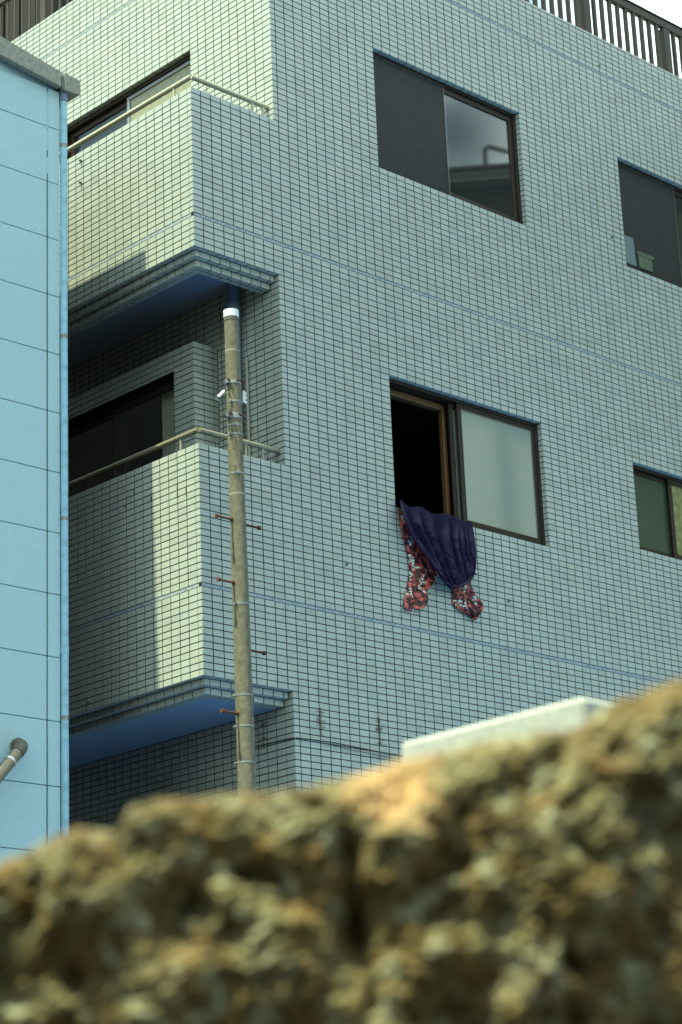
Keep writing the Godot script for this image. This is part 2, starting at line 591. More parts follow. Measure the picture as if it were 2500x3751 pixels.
func building() -> void:
	var b := thing("apartment_building", Vector3(0.0, GROUND, 0.0), "pale tiled corner apartment block with two balconies and dark sliding windows", "building")
	var top := 2.255
	var base := -7.6
	var back := -0.0024
	# front wall (faces +z), flush with the ends of the balconies
	var W1 := [1.9975, 3.8, -0.05, 1.05]
	var W2 := [1.9975, 3.8, -0.05 * 59 - GAP, -0.05 * 37 - GAP]
	var R1 := [5.1475, 6.95, -0.05, 1.05]
	var R2 := [4.9975, 6.3, -0.05 * 55 - GAP, -0.05 * 39 - GAP]
	var b1 := -0.05 * 26 - GAP            # underside of the upper balcony
	var t2 := -0.05 * 57 - GAP            # top of the lower balcony
	var b2 := -0.05 * 91 - 2 * GAP
	var wins := [W1, W2, R1, R2]
	var front := put(wall_shell(Vector3(0, 0, back), Vector3.RIGHT, Vector3.BACK, XW + 0.0024, 9.0, GROUND, top - 0.004, wins.map(func(w): return [w[0] - 0.004, w[1] + 0.004, w[2], w[3] + 0.004]), 0.15), "front_wall", M.mortar, b)
	var voids := wins + [[-1.0, XW, 0.0, 3.0], [-1.0, XW, t2, b1], [-1.0, XW, -20.0, b2]]
	grid(front, front_cols(0.0, 9.0), rows_between(base, top), voids, on_front)
	# where the wall edge is at XW the short leg of the corner tile fills the course
	for w in wins:                      # tiled reveals: right jamb and lintel underside
		for r in rows_between(w[2], w[3]):
			lay(front, Vector3(w[1], (r[0] + r[1]) / 2, -0.0075 - 0.021), Vector3.BACK, Vector3.UP, Vector3.LEFT, 0.042, r[1] - r[0])
			lay(front, Vector3(w[0], (r[0] + r[1]) / 2, -0.0075 - 0.021), Vector3.FORWARD, Vector3.UP, Vector3.RIGHT, 0.042, r[1] - r[0])
		for c in front_cols(w[0], w[1]):
			on_soffit(front, c[0], c[1], -0.0495, -0.0075, w[3], true)
	# grooves
	for y in [[1.85, 1.85 + GAP], [-1.05 - GAP, -1.05], [-0.05 * 78 - 2 * GAP, -0.05 * 78 - GAP]]:
		var st := mb()
		var x0: float = XW + 0.0045 if y[0] > 0.0 else 0.004
		box(st, Vector3(x0, y[0] + 0.002, -0.03), Vector3(9.0, y[1] - 0.002, -0.0016))
		if y[0] > 0.0:
			box(st, Vector3(XW + 0.0016, y[0] + 0.002, -6.0), Vector3(XW + 0.03, y[1] - 0.002, -0.0305))
		else:
			box(st, Vector3(0.0016, y[0] + 0.002, -3.6), Vector3(0.03, y[1] - 0.002, -0.0305))
		put(st, "groove_seal", M.sealant, b)
	# left wall, set back behind the balconies (faces -x)
	var door := [0.9975, 2.7975, -1.0, 1.05]
	var opening := [0.98, 2.64, -3.75, -1.876]
	var side := put(wall_shell(Vector3(XW + 0.0024, 0, 0.0), Vector3.FORWARD, Vector3.LEFT, 0.0025, 8.0, GROUND, top - 0.004, [[door[0] - 0.004, door[1], door[2], door[3] + 0.004], opening], 0.15), "side_wall", M.mortar, b)
	grid(side, left_cols(0.095, 6.0), rows_between(0.2 - 1.3, top), [door], on_left.bind(XW))
	grid(side, left_cols(0.095, 0.76), rows_between(t2 - 0.3, b1 + 0.07), [], on_left.bind(XW))
	grid(side, [[0.76, 0.795]] + left_cols(0.795, 5.0).slice(1), rows_between(-1.72, b1 + 0.07), [], on_left.bind(XW))
	grid(side, left_cols(0.095, 5.0), rows_between(base, b2), [], on_left.bind(XW))
	for c in left_cols(0.095, 6.0):
		if c[0] > door[0] - 0.01 and c[1] < door[1] + 0.01:
			lay(side, Vector3(XW + 0.0075 + 0.021, door[3], -(c[0] + c[1]) / 2), Vector3.BACK, Vector3.RIGHT, Vector3.DOWN, c[1] - c[0], 0.042)
	# projecting wall block behind the lower balcony
	var xb := 0.593
	var zb := -0.735
	var bt := -1.70
	var bsh := wall_shell(Vector3(xb + 0.0024, 0, 0), Vector3.FORWARD, Vector3.LEFT, 0.7374, 5.0, -4.0, bt - 0.004, [opening], XW + 0.001 - xb)
	var block := put(bsh, "wall_block", M.mortar, b)
	var brow := []
	for i in 46:
		brow.append([bt - 0.05 * (i + 1), bt - 0.05 * i])
	brow = crop(brow, -4.0, bt)
	var bcols := [[0.735 + 0.0075, 0.735 + 0.045]]
	for i in 42:
		bcols.append([0.785 + 0.1 * i, 0.785 + 0.1 * i + 0.095])
	grid(block, bcols, brow, [opening], on_left.bind(xb))
	for r in brow:
		for s in [[0.0, 0.095], [0.1, 0.195], [0.2, 0.243]]:
			lay(block, Vector3(xb + (s[0] + s[1]) / 2, (r[0] + r[1]) / 2, zb), Vector3.RIGHT, Vector3.UP, Vector3.BACK, s[1] - s[0], r[1] - r[0])
	# balconies
	make_balcony(b, b1, 0.0, -0.9)
	make_balcony(b, b2, t2, -3.9)
	# floors, inner walls and roof close the rooms
	var st2 := mb()
	for y in [-4.08, -1.2, 1.62]:
		box(st2, Vector3(XW + 0.16, y, -7.9), Vector3(8.9, y + 0.2, -0.16))
	put(st2, "floor_slab", M.slab, b)
	st2 = mb()
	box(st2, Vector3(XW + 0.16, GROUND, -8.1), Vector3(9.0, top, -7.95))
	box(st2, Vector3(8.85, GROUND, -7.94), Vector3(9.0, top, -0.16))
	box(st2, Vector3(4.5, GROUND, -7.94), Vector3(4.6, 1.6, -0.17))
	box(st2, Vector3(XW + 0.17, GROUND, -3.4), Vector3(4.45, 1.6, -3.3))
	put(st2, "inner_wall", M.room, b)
	# penthouse on the roof
	st2 = mb()
	box(st2, Vector3(2.4, 1.83, -7.9), Vector3(5.6, 6.6, -5.2), 0.01)
	var pent := put(st2, "penthouse", M.clad_dark, b)
	for k in 9:
		st2 = mb()
		box(st2, Vector3(2.372, 1.9, -5.28 - 0.29 * k - 0.20), Vector3(2.398, 6.5, -5.28 - 0.29 * k), 0.004)
		put(st2, "cladding_panel", M.clad_dark, pent, true)
	for k in 3:
		st2 = mb()
		box(st2, Vector3(2.36, 4.55, -5.62 - 0.9 * k - 0.35), Vector3(2.385, 5.5, -5.62 - 0.9 * k), 0.004)
		put(st2, "window", M.teal_glass, pent, true)
	windows(b, W1, W2, R1, R2, door, opening, xb)
	roof_railings(b, top)
	finish_tiles()


func make_balcony(b: Node3D, bot: float, top: float, floor_y: float) -> void:
	var st := mb()
	var k := 0.0024
	box(st, Vector3(k, bot + k, -3.6), Vector3(0.12, top - 0.004, -k))
	box(st, Vector3(0.1201, bot + k, -0.12), Vector3(XW + k - 0.0005, top - 0.004, -k))
	box(st, Vector3(0.12, floor_y - 0.2, -3.6), Vector3(XW + 0.004, floor_y, -0.12))
	box(st, Vector3(0.05 + k, bot - 0.05 + k, -3.55), Vector3(0.195, bot + 0.14, -0.05 - k))
	box(st, Vector3(0.1951, bot - 0.05 + k, -0.195), Vector3(XW + 0.001, bot + 0.14, -0.05 - k))
	box(st, Vector3(0.10 + k, bot - 0.10 + k, -3.5), Vector3(0.194, bot - 0.04, -0.10 - k))
	box(st, Vector3(0.1941, bot - 0.10 + k, -0.194), Vector3(XW + 0.001, bot - 0.04, -0.10 - k))
	box(st, Vector3(k + 0.0002, bot, -3.72), Vector3(XW, top, -3.6))
	var p := put(st, "balcony", M.mortar, b)
	st = mb()
	if top > -1.0:
		box(st, Vector3(0.15, bot + 0.065, -3.55), Vector3(XW + 0.001, bot + 0.12, -0.15))
	else:       # the lower slab is plastered flush with its tiled lip
		box(st, Vector3(0.2, bot - 0.0985, -3.55), Vector3(XW + 0.001, bot + 0.12, -0.2))
	put(st, "soffit", M.plaster, p, true)
	grid(p, left_cols(0.045, 3.6), rows_between(bot, top), [], on_left.bind(0.0))
	# stepped tile courses under the edge
	var y := bot
	for s in 2:
		var i0 := 0.05 * s
		var i1 := i0 + 0.05
		for c in left_cols(0.095, 3.5 - i0):        # undersides along the left edge
			on_soffit(p, i0 + 0.0025, i1 - 0.0025, -i0 - c[1], -i0 - c[0], y, false)
		for c in front_cols(0.0, XW - 0.055 - i0):
			on_soffit(p, i1 + c[0], minf(i1 + c[1], XW - 0.004), -i1 + 0.0025, -i0 - 0.0075, y, true)
		y -= 0.05
		for c in left_cols(0.045, 3.5 - i1):        # set-back risers
			on_left(p, [i1 + c[0], i1 + c[1], y + 0.0025, y + 0.0475], i1)
		var first := true
		for c in [[0.0, 0.045]] + front_cols(0.0, XW - 0.05 - i1 - 0.0055):
			var a: float = c[0] if first else c[0] + 0.05
			var e: float = c[1] if first else c[1] + 0.05
			first = false
			lay(p, Vector3(i1 + (a + e) / 2, y + 0.025, -i1), Vector3.RIGHT, Vector3.UP, Vector3.BACK, e - a, 0.045)
	for q in 2:
		var j := 0.10 + 0.05 * q
		for c in left_cols(0.095, 3.3):
			on_soffit(p, j + 0.0025, j + 0.0475, -j - c[1], -j - c[0], y, false)
		for c in front_cols(0.0, XW - 0.06 - j):
			on_soffit(p, j + 0.05 + c[0], minf(j + 0.05 + c[1], XW - 0.004), -j - 0.0475, -j - 0.0075, y, true)
	if top < -1.0:
		for q in [[-3.145, -0.2475, 0.05], [-3.215, -0.2475, 0.06], [-3.21, -0.1475, 0.085], [-3.157, -0.5475, 0.05], [-3.05, -0.7475, 0.05], [-3.144, -0.8475, 0.03]]:
			var ms := mb()
			var pts := []
			var rs := []
			for i in 7:
				pts.append(Vector3(-0.0004, q[0] + q[2] * (0.5 - i / 6.0), q[1] + rng.randf_range(-0.002, 0.002)))
				rs.append(rng.randf_range(0.003, 0.0055) * sin(PI * (i + 0.6) / 7.2))
			tube(ms, pts, rs, 6)
			put(ms, "moss", M.moss, p, true)
	# hand rail on short posts
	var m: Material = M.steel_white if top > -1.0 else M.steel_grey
	var rail := holder("handrail", p)
	st = mb()
	tube(st, [Vector3(0.06, top + 0.128, -3.6), Vector3(0.06, top + 0.128, -0.066)], 0.0205, 16)
	tube(st, [Vector3(0.06, top + 0.128, -0.066), Vector3(XW + 0.002, top + 0.128, -0.066)], 0.0205, 16)
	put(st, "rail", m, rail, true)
	for q in [Vector3(0.68, 0, -0.066), Vector3(0.06, 0, -0.27), Vector3(0.06, 0, -1.75), Vector3(0.06, 0, -2.9)] + ([Vector3(0.51, 0, -0.066)] if top < -1.0 else [Vector3(0.79, 0, -0.066)]):
		st = mb()
		tube(st, [Vector3(q.x, top - 0.01, q.z), Vector3(q.x, top + 0.125, q.z)], 0.0115, 10)
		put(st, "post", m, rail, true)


func finish_tiles() -> void:
	tiles.sort_custom(func(a, b): return a[0] > b[0])
	var tone := tones()
	var rest := {}
	for i in tiles.size():
		var t: Array = tiles[i]
		if i < 300:
			var o := put(tile_mesh, "tile", M.tile[t[3]], t[1], true)
			o.transform = t[2]
		else:
			if not rest.has(t[1]):
				rest[t[1]] = []
			rest[t[1]].append(t)
	for owner in rest:
		var mm := MultiMesh.new()
		mm.transform_format = MultiMesh.TRANSFORM_3D
		mm.use_colors = true
		mm.mesh = tile_mesh
		mm.instance_count = rest[owner].size()
		for i in rest[owner].size():
			mm.set_instance_transform(i, rest[owner][i][2])
			mm.set_instance_color(i, tone[rest[owner][i][3]])
		var o := MultiMeshInstance3D.new()
		o.name = "tiling"
		o.multimesh = mm
		o.material_override = M.tile_any
		o.set_meta("kind", "stuff")
		owner.add_child(o, true)


# ------------------------------------------------------------------ windows and railings
func frame_bars(w: float, h: float, t: float, z0: float, z1: float, off := Vector2.ZERO) -> SurfaceTool:
	var st := mb()
	var x := off.x
	var y := off.y
	box(st, Vector3(x, y, z0), Vector3(x + w, y + t, z1), 0.002)
	box(st, Vector3(x, y + h - t, z0), Vector3(x + w, y + h, z1), 0.002)
	box(st, Vector3(x, y + t + 0.0004, z0 + 0.0004), Vector3(x + t, y + h - t - 0.0004, z1 - 0.0006), 0.002)
	box(st, Vector3(x + w - t, y + t + 0.0004, z0 + 0.0004), Vector3(x + w, y + h - t - 0.0004, z1 - 0.0006), 0.002)
	return st


func slab_pane(x0: float, x1: float, y0: float, y1: float, z: float, thick := 0.005) -> SurfaceTool:
	var st := mb()
	box(st, Vector3(x0, y0, z - thick), Vector3(x1, y1, z))
	return st


func window_at(b: Node3D, at: Vector3, out: Vector3) -> Node3D:
	var w := holder("window", b)
	var right := Vector3.UP.cross(out)
	w.transform = Transform3D(Basis(right, Vector3.UP, out), at - origin_of(b))
	return w


func windows(b: Node3D, W1: Array, W2: Array, R1: Array, R2: Array, door: Array, opening: Array, xb: float) -> void:
	# upper main window: insect screen on the left, clear sash on the right
	for R in [W1, R1]:
		var w := window_at(b, Vector3(R[0], R[2], 0), Vector3.BACK)
		var wd: float = R[1] - R[0]
		var h: float = R[3] - R[2]
		put(frame_bars(wd, h, 0.028, -0.14, -0.0505), "frame", M.bronze, w, true)
		put(frame_bars(wd / 2 + 0.025, h - 0.058, 0.045, -0.118, -0.092, Vector2(0.029, 0.029)), "sash", M.bronze, w, true)
		put(slab_pane(0.07, wd / 2 + 0.012, 0.07, h - 0.07, -0.102), "pane", M.glass, w, true)
		put(frame_bars(wd / 2 + 0.015, h - 0.058, 0.05, -0.091, -0.066, Vector2(wd / 2 - 0.044, 0.029)), "sash", M.bronze, w, true)
		put(slab_pane(wd / 2 + 0.004, wd - 0.077, 0.075, h - 0.075, -0.078), "pane", M.glass, w, true)
		put(slab_pane(0.012, wd / 2 - 0.012, 0.012, h - 0.03, -0.058, 0.003), "insect_screen", M.screen, w, true)
		var st := mb()
		box(st, Vector3(wd / 2 - 0.012, 0.014, -0.060), Vector3(wd / 2 - 0.0085, h - 0.027, -0.0535))
		box(st, Vector3(0.012, h - 0.030, -0.060), Vector3(wd / 2 - 0.0125, h - 0.0265, -0.0535))
		box(st, Vector3(0.012, 0.008, -0.060), Vector3(wd / 2 - 0.0125, 0.0115, -0.0535))
		put(st, "screen_frame", M.bead, w, true)
	# lower main window: left sash slid open
	var w2 := window_at(b, Vector3(W2[0], W2[2], 0), Vector3.BACK)
	var wd: float = W2[1] - W2[0]
	var h: float = W2[3] - W2[2]
	put(frame_bars(wd, h, 0.026, -0.15, -0.0505), "frame", M.bronze, w2, true)
	put(frame_bars(wd / 2 + 0.045, h - 0.056, 0.045, -0.084, -0.058, Vector2(wd / 2 - 0.073, 0.028)), "sash", M.bronze, w2, true)
	put(slab_pane(wd / 2 - 0.03, wd - 0.075, 0.072, h - 0.072, -0.066), "pane", M.frosted, w2, true)
	var st := mb()
	var pl := wd / 2 - 0.028
	box(st, Vector3(pl, 0.0725, -0.0662), Vector3(pl + 0.003, h - 0.0725, -0.0590))
	box(st, Vector3(wd - 0.079, 0.0725, -0.0662), Vector3(wd - 0.0755, h - 0.0725, -0.0590))
	box(st, Vector3(pl + 0.0035, h - 0.0760, -0.0662), Vector3(wd - 0.0795, h - 0.0725, -0.0590))
	box(st, Vector3(pl + 0.0035, 0.0725, -0.0662), Vector3(wd - 0.0795, 0.0755, -0.0590))
	put(st, "glazing_bead", M.bead, w2, true)
	put(frame_bars(wd / 2 + 0.02, h - 0.056, 0.045, -0.118, -0.092, Vector2(wd / 2 - 0.135, 0.028)), "sash", M.bronze, w2, true)
	put(slab_pane(wd / 2 - 0.1, wd - 0.2, 0.072, h - 0.072, -0.104), "pane", M.frosted, w2, true)
	st = mb()
	box(st, Vector3(wd / 2 - 0.155, 0.03, -0.20), Vector3(wd / 2 - 0.115, h - 0.03, -0.152), 0.004)
	box(st, Vector3(0.0, h - 0.085, -0.215), Vector3(wd / 2 - 0.16, h - 0.03, -0.152), 0.004)
	put(st, "inner_frame", M.bronze_wood, w2, true)
	# small window at the right edge: two obscured panes
	var w3 := window_at(b, Vector3(R2[0], R2[2], 0), Vector3.BACK)
	wd = R2[1] - R2[0]
	h = R2[3] - R2[2]
	put(frame_bars(wd, h, 0.026, -0.14, -0.0505), "frame", M.bronze, w3, true)
	put(frame_bars(0.60, h - 0.054, 0.04, -0.118, -0.092, Vector2(0.027, 0.027)), "sash", M.bronze, w3, true)
	put(slab_pane(0.03, 0.60, 0.06, h - 0.06, -0.1), "pane", M.frosted_dark, w3, true)
	put(frame_bars(wd - 0.56 - 0.027, h - 0.054, 0.045, -0.086, -0.060, Vector2(0.56, 0.027)), "sash", M.bronze, w3, true)
	put(slab_pane(0.59, wd - 0.06, 0.065, h - 0.065, -0.072), "pane", M.frosted_yellow, w3, true)
	# balcony door of the top floor
	var w4 := window_at(b, Vector3(XW, door[2], -door[1]), Vector3.LEFT)
	wd = door[1] - door[0]
	h = door[3] - door[2]
	put(frame_bars(wd, h, 0.03, -0.14, -0.0505), "frame", M.bronze, w4, true)
	put(frame_bars(wd / 2 + 0.03, h - 0.062, 0.05, -0.122, -0.096, Vector2(0.031, 0.031)), "sash", M.bronze, w4, true)
	put(slab_pane(0.075, wd / 2 + 0.02, 0.08, h - 0.08, -0.108), "pane", M.glass, w4, true)
	put(frame_bars(wd / 2 - 0.005, h - 0.062, 0.035, -0.094, -0.066, Vector2(wd / 2 - 0.026, 0.031)), "sash", M.bead, w4, true)
	put(slab_pane(wd / 2, wd - 0.06, 0.06, h - 0.06, -0.078), "pane", M.frosted_tan, w4, true)
	# balcony door of the floor below
	var w5 := window_at(b, Vector3(xb, opening[2], -opening[1]), Vector3.LEFT)
	wd = opening[1] - opening[0]
	h = opening[3] - opening[2]
	put(frame_bars(wd, h, 0.04, -0.16, -0.06), "frame", M.bronze, w5, true)
	put(frame_bars(wd / 2 + 0.05, h - 0.082, 0.05, -0.128, -0.100, Vector2(0.041, 0.041)), "sash", M.bronze, w5, true)
	put(slab_pane(0.09, wd / 2 + 0.04, 0.09, h - 0.09, -0.112), "pane", M.glass, w5, true)
	put(frame_bars(wd / 2 + 0.0, h - 0.082, 0.05, -0.098, -0.070, Vector2(wd / 2 - 0.041, 0.041)), "sash", M.bronze, w5, true)
	put(slab_pane(wd / 2, wd - 0.085, 0.09, h - 0.09, -0.082), "pane", M.glass, w5, true)
	# curtain drawn to one side behind that door
	st = mb()
	var n := 60
	for i in n:
		var pts := []
		for k in [i, i + 1]:
			var a: float = k / float(n)
			var z: float = -1.0 - a * 0.34
			var x: float = xb + 0.175 + 0.040 * sin(a * 40.0 + 1.5 * sin(a * 9.0)) + 0.010 * sin(a * 131.0 + 1.0)
			var lean := 0.10 * smoothstep(0.0, 0.5, 0.5 - a)
			pts.append([Vector3(x, -1.93, z - lean * 0.9), Vector3(x, -3.7, z)])
		for j in 8:
			var f0 := j / 8.0
			var f1 := (j + 1) / 8.0
			var P := func(c: Array, f: float) -> Vector3: return Vector3(lerpf(c[0].x, c[1].x, f), lerpf(c[0].y, c[1].y, f), lerpf(c[0].z, c[1].z, sqrt(f)))
			quad(st, P.call(pts[0], f0), P.call(pts[1], f0), P.call(pts[1], f1), P.call(pts[0], f1), Vector3.LEFT)
	tag(put(st, "curtain", M.curtain), "grey green curtain gathered beside the dark balcony door", "curtain")


func roof_railings(b: Node3D, top: float) -> void:
	var r := holder("roof_railing", b, -origin_of(b))
	var st := mb()
	box(st, Vector3(XW + 0.03, top + 0.515, -0.085), Vector3(9.0, top + 0.60, -0.035), 0.006)
	box(st, Vector3(XW + 0.03, top + 0.601, -0.095), Vector3(9.0, top + 0.622, -0.025), 0.006)
	put(st, "top_rail", M.rail_brown, r, true)
	var n := 0
	for k in range(-3, 4):
		var px := 4.929 + 1.211 * k
		if px < XW + 0.1:
			continue
		st = mb()
		box(st, Vector3(px - 0.049, top - 0.002, -0.11), Vector3(px + 0.049, top + 0.514, -0.03), 0.005)
		put(st, "post", M.rail_brown, r, true)
		for i in 9:
			var x := px + 0.134 + 0.1185 * i
			if x > 8.9:
				break
			st = mb()
			box(st, Vector3(x - 0.0185, top - 0.002, -0.078), Vector3(x + 0.0185, top + 0.53, -0.042), 0.003)
			put(st, "baluster", M.rail_brown, r, true)
			n += 1
	var l := holder("roof_railing", b, -origin_of(b))
	st = mb()
	box(st, Vector3(XW + 0.035, top + 0.515, -7.9), Vector3(XW + 0.085, top + 0.60, -0.14), 0.006)
	box(st, Vector3(XW + 0.025, top + 0.601, -7.9), Vector3(XW + 0.095, top + 0.622, -0.14), 0.006)
	put(st, "top_rail", M.rail_brown, l, true)
	for k in 6:
		var pz := -3.098 + 1.16 * (k - 3) + 1.16
		if pz > -0.3:
			continue
		st = mb()
		box(st, Vector3(XW + 0.03, top - 0.03, pz - 0.035), Vector3(XW + 0.1, top + 0.514, pz + 0.035), 0.005)
		put(st, "post", M.rail_brown, l, true)
		for i in 9:
			var z := pz - 0.075 - 0.1165 * i - 0.04
			st = mb()
			box(st, Vector3(XW + 0.050, top - 0.03, z - 0.009), Vector3(XW + 0.070, top + 0.53, z + 0.009), 0.003)
			put(st, "baluster", M.rail_brown, l, true)


# ------------------------------------------------------------------ neighbouring house
func neighbour_house() -> void:
	var zf := -0.67
	var xc := -0.737
	var h := thing("neighbour_house", Vector3(-2.0, GROUND, -3.0), "light blue panelled house with sloping grey verge beside the tiled block", "building")
	var st := mb()
	box(st, Vector3(-6.0, GROUND, -8.0), Vector3(xc - 0.016, -0.10, zf - 0.016))
	put(st, "wall", M.dark_gap, h)
	var y := -0.347
	var rows := []
	for i in range(-1, 22):
		rows.append([y - 0.4552 * (i + 1), y - 0.4552 * i])
	for r in rows:
		if r[0] < GROUND:
			continue
		var t: float = minf(r[1], -0.02)
		for c in [[-2.6, -0.853, 0.0], [-0.841, xc, 0.0005], [-4.4, -2.606, 0.0], [-5.99, -4.406, 0.0]]:
			st = mb()
			box(st, Vector3(c[0], r[0] + 0.0028, zf - 0.016), Vector3(c[1], t - 0.0028, zf + c[2]), 0.0022)
			put(st, "siding_panel", M.siding, h)
	# joint filler, lost in places
	st = mb()
	for s in [[-0.06, -0.36], [-0.37, -0.55], [-0.60, -0.74], [-5.78, -9.9]]:
		box(st, Vector3(-0.8515, s[1], zf - 0.01), Vector3(-0.8425, s[0], zf - 0.0015))
	put(st, "joint_filler", M.siding, h)
	# unseen side wall panels, darkened to cut light bounced into the balcony recess
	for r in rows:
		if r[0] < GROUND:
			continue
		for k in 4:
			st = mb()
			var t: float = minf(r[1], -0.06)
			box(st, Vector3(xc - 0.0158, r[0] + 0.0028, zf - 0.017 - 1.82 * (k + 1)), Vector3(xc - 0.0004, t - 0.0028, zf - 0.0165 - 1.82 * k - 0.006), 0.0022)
			put(st, "siding_panel", M.unseen_siding_dark, h)
	# verge board, sloping down to the gutter
	var fz := -0.60
	st = mb()
	var bk := 0.05
	hexa(st, [Vector3(-3.5, 0.343, fz - bk), Vector3(-0.766, -0.018, fz - bk), Vector3(-3.5, 0.613, fz - bk), Vector3(-0.766, 0.112, fz - bk),
		Vector3(-3.5, 0.343, fz), Vector3(-0.766, -0.018, fz), Vector3(-3.5, 0.613, fz), Vector3(-0.766, 0.112, fz)], 0.004)
	put(st, "verge_board", M.fascia, h)
	st = mb()
	hexa(st, [Vector3(-3.5, 0.375, zf - 0.02), Vector3(-0.766, -0.002, zf - 0.02), Vector3(-3.5, 0.395, zf - 0.02), Vector3(-0.766, 0.018, zf - 0.02),
		Vector3(-3.5, 0.375, fz - bk + 0.001), Vector3(-0.766, -0.002, fz - bk + 0.001), Vector3(-3.5, 0.395, fz - bk + 0.001), Vector3(-0.766, 0.018, fz - bk + 0.001)])
	put(st, "verge_soffit", M.fascia, h)
	st = mb()
	hexa(st, [Vector3(-6.1, 1.07, -8.2), Vector3(-0.75, 0.085, -8.2), Vector3(-6.1, 1.10, -8.2), Vector3(-0.75, 0.105, -8.2),
		Vector3(-6.1, 1.07, fz - 0.052), Vector3(-0.75, 0.085, fz - 0.052), Vector3(-6.1, 1.10, fz - 0.052), Vector3(-0.75, 0.105, fz - 0.052)])
	put(st, "roof", M.far_roof, h)
	st = mb()        # gable infill between the wall and the roof
	hexa(st, [Vector3(-5.99, -0.1, -7.9), Vector3(xc - 0.02, -0.1, -7.9), Vector3(-5.99, 1.03, -7.9), Vector3(xc - 0.02, 0.06, -7.9),
		Vector3(-5.99, -0.1, zf - 0.02), Vector3(xc - 0.02, -0.1, zf - 0.02), Vector3(-5.99, 1.03, zf - 0.02), Vector3(xc - 0.02, 0.06, zf - 0.02)])
	put(st, "gable", M.siding, h)
	# gutter end box
	st = mb()
	hexa(st, [Vector3(-0.738, -0.030, -8.0), Vector3(-0.594, -0.030, -8.0), Vector3(-0.738, 0.116, -8.0), Vector3(-0.594, 0.095, -8.0),
		Vector3(-0.738, -0.030, fz), Vector3(-0.594, -0.030, fz), Vector3(-0.738, 0.116, fz), Vector3(-0.594, 0.095, fz)], 0.003)
	put(st, "gutter", M.fascia, h)
	st = mb()
	box(st, Vector3(-0.7655, -0.02, fz - 0.06), Vector3(-0.7385, 0.10, fz - 0.035))
	put(st, "gutter_gap", M.dark_gap, h)
	st = mb()
	box(st, Vector3(-0.755, -0.03, fz - 0.034), Vector3(-0.7475, 0.112, fz - 0.004), 0.001)
	put(st, "gutter_flashing", M.zinc, h)
	# downpipe
	var px := -0.705
	var pz := -0.66
	st = mb()
	tube(st, [Vector3(px, -0.02, pz), Vector3(px, -9.95, pz)], 0.0272, 20)
	var pipe := put(st, "downpipe", M.pvc_blue, h)
	st = mb()
	tube(st, [Vector3(px, -0.031, pz), Vector3(px, -0.10, pz)], 0.032, 20)
	put(st, "outlet", M.pvc_dark, pipe, true)
	for yy in [-0.47, -2.02, -3.42, -4.87]:
		st = mb()
		tube(st, [Vector3(px, yy + 0.014, pz), Vector3(px, yy - 0.014, pz)], 0.0295, 20)
		box(st, Vector3(xc, yy - 0.008, pz - 0.004), Vector3(px - 0.026, yy + 0.008, pz + 0.004))
		put(st, "bracket", M.zinc, pipe, true)
	st = mb()
	tube(st, [Vector3(px, -4.35, pz), Vector3(px, -4.41, pz)], 0.0305, 20)
	put(st, "coupling", M.pvc_blue, pipe, true)
	# exhaust duct low on the wall
	var duct := holder("exhaust_duct", h)
	duct.position = -origin_of(h)
	var d := Vector3(-0.66, -0.74, 0.05).normalized()
	var c0 := Vector3(-1.105, -5.118, zf)
	var path := [c0 + Vector3(0, 0, -0.01), c0 + Vector3(0.0, 0.002, 0.03)]
	for i in 9:
		var a := (i / 8.0) * PI / 2
		path.append(c0 + Vector3(0, 0.002, 0.03) + Vector3(0, 0, 1) * 0.055 * sin(a) + d * 0.055 * (1.0 - cos(a)))
	var e: Vector3 = path[-1]
	path.append(e + d * 0.03)
	st = mb()
	tube(st, path, 0.047, 22)
	put(st, "elbow", M.elbow, duct, true)
	st = mb()
	tube(st, [e + d * 0.02, e + d * 0.9], 0.042, 22)
	put(st, "duct", M.duct, duct, true)
	st = mb()
	tube(st, [e + d * 0.11, e + d * 0.128], 0.0442, 22)
	box(st, e + d * 0.12 + Vector3(0.028, -0.036, 0.004), e + d * 0.12 + Vector3(0.042, -0.020, 0.02), 0.002)
	put(st, "clamp", M.steel, duct, true)
	st = mb()
	tube(st, [c0 + Vector3(0, 0, 0.0), c0 + Vector3(0, 0, 0.012)], 0.058, 22)
	put(st, "wall_collar", M.fascia, duct, true)


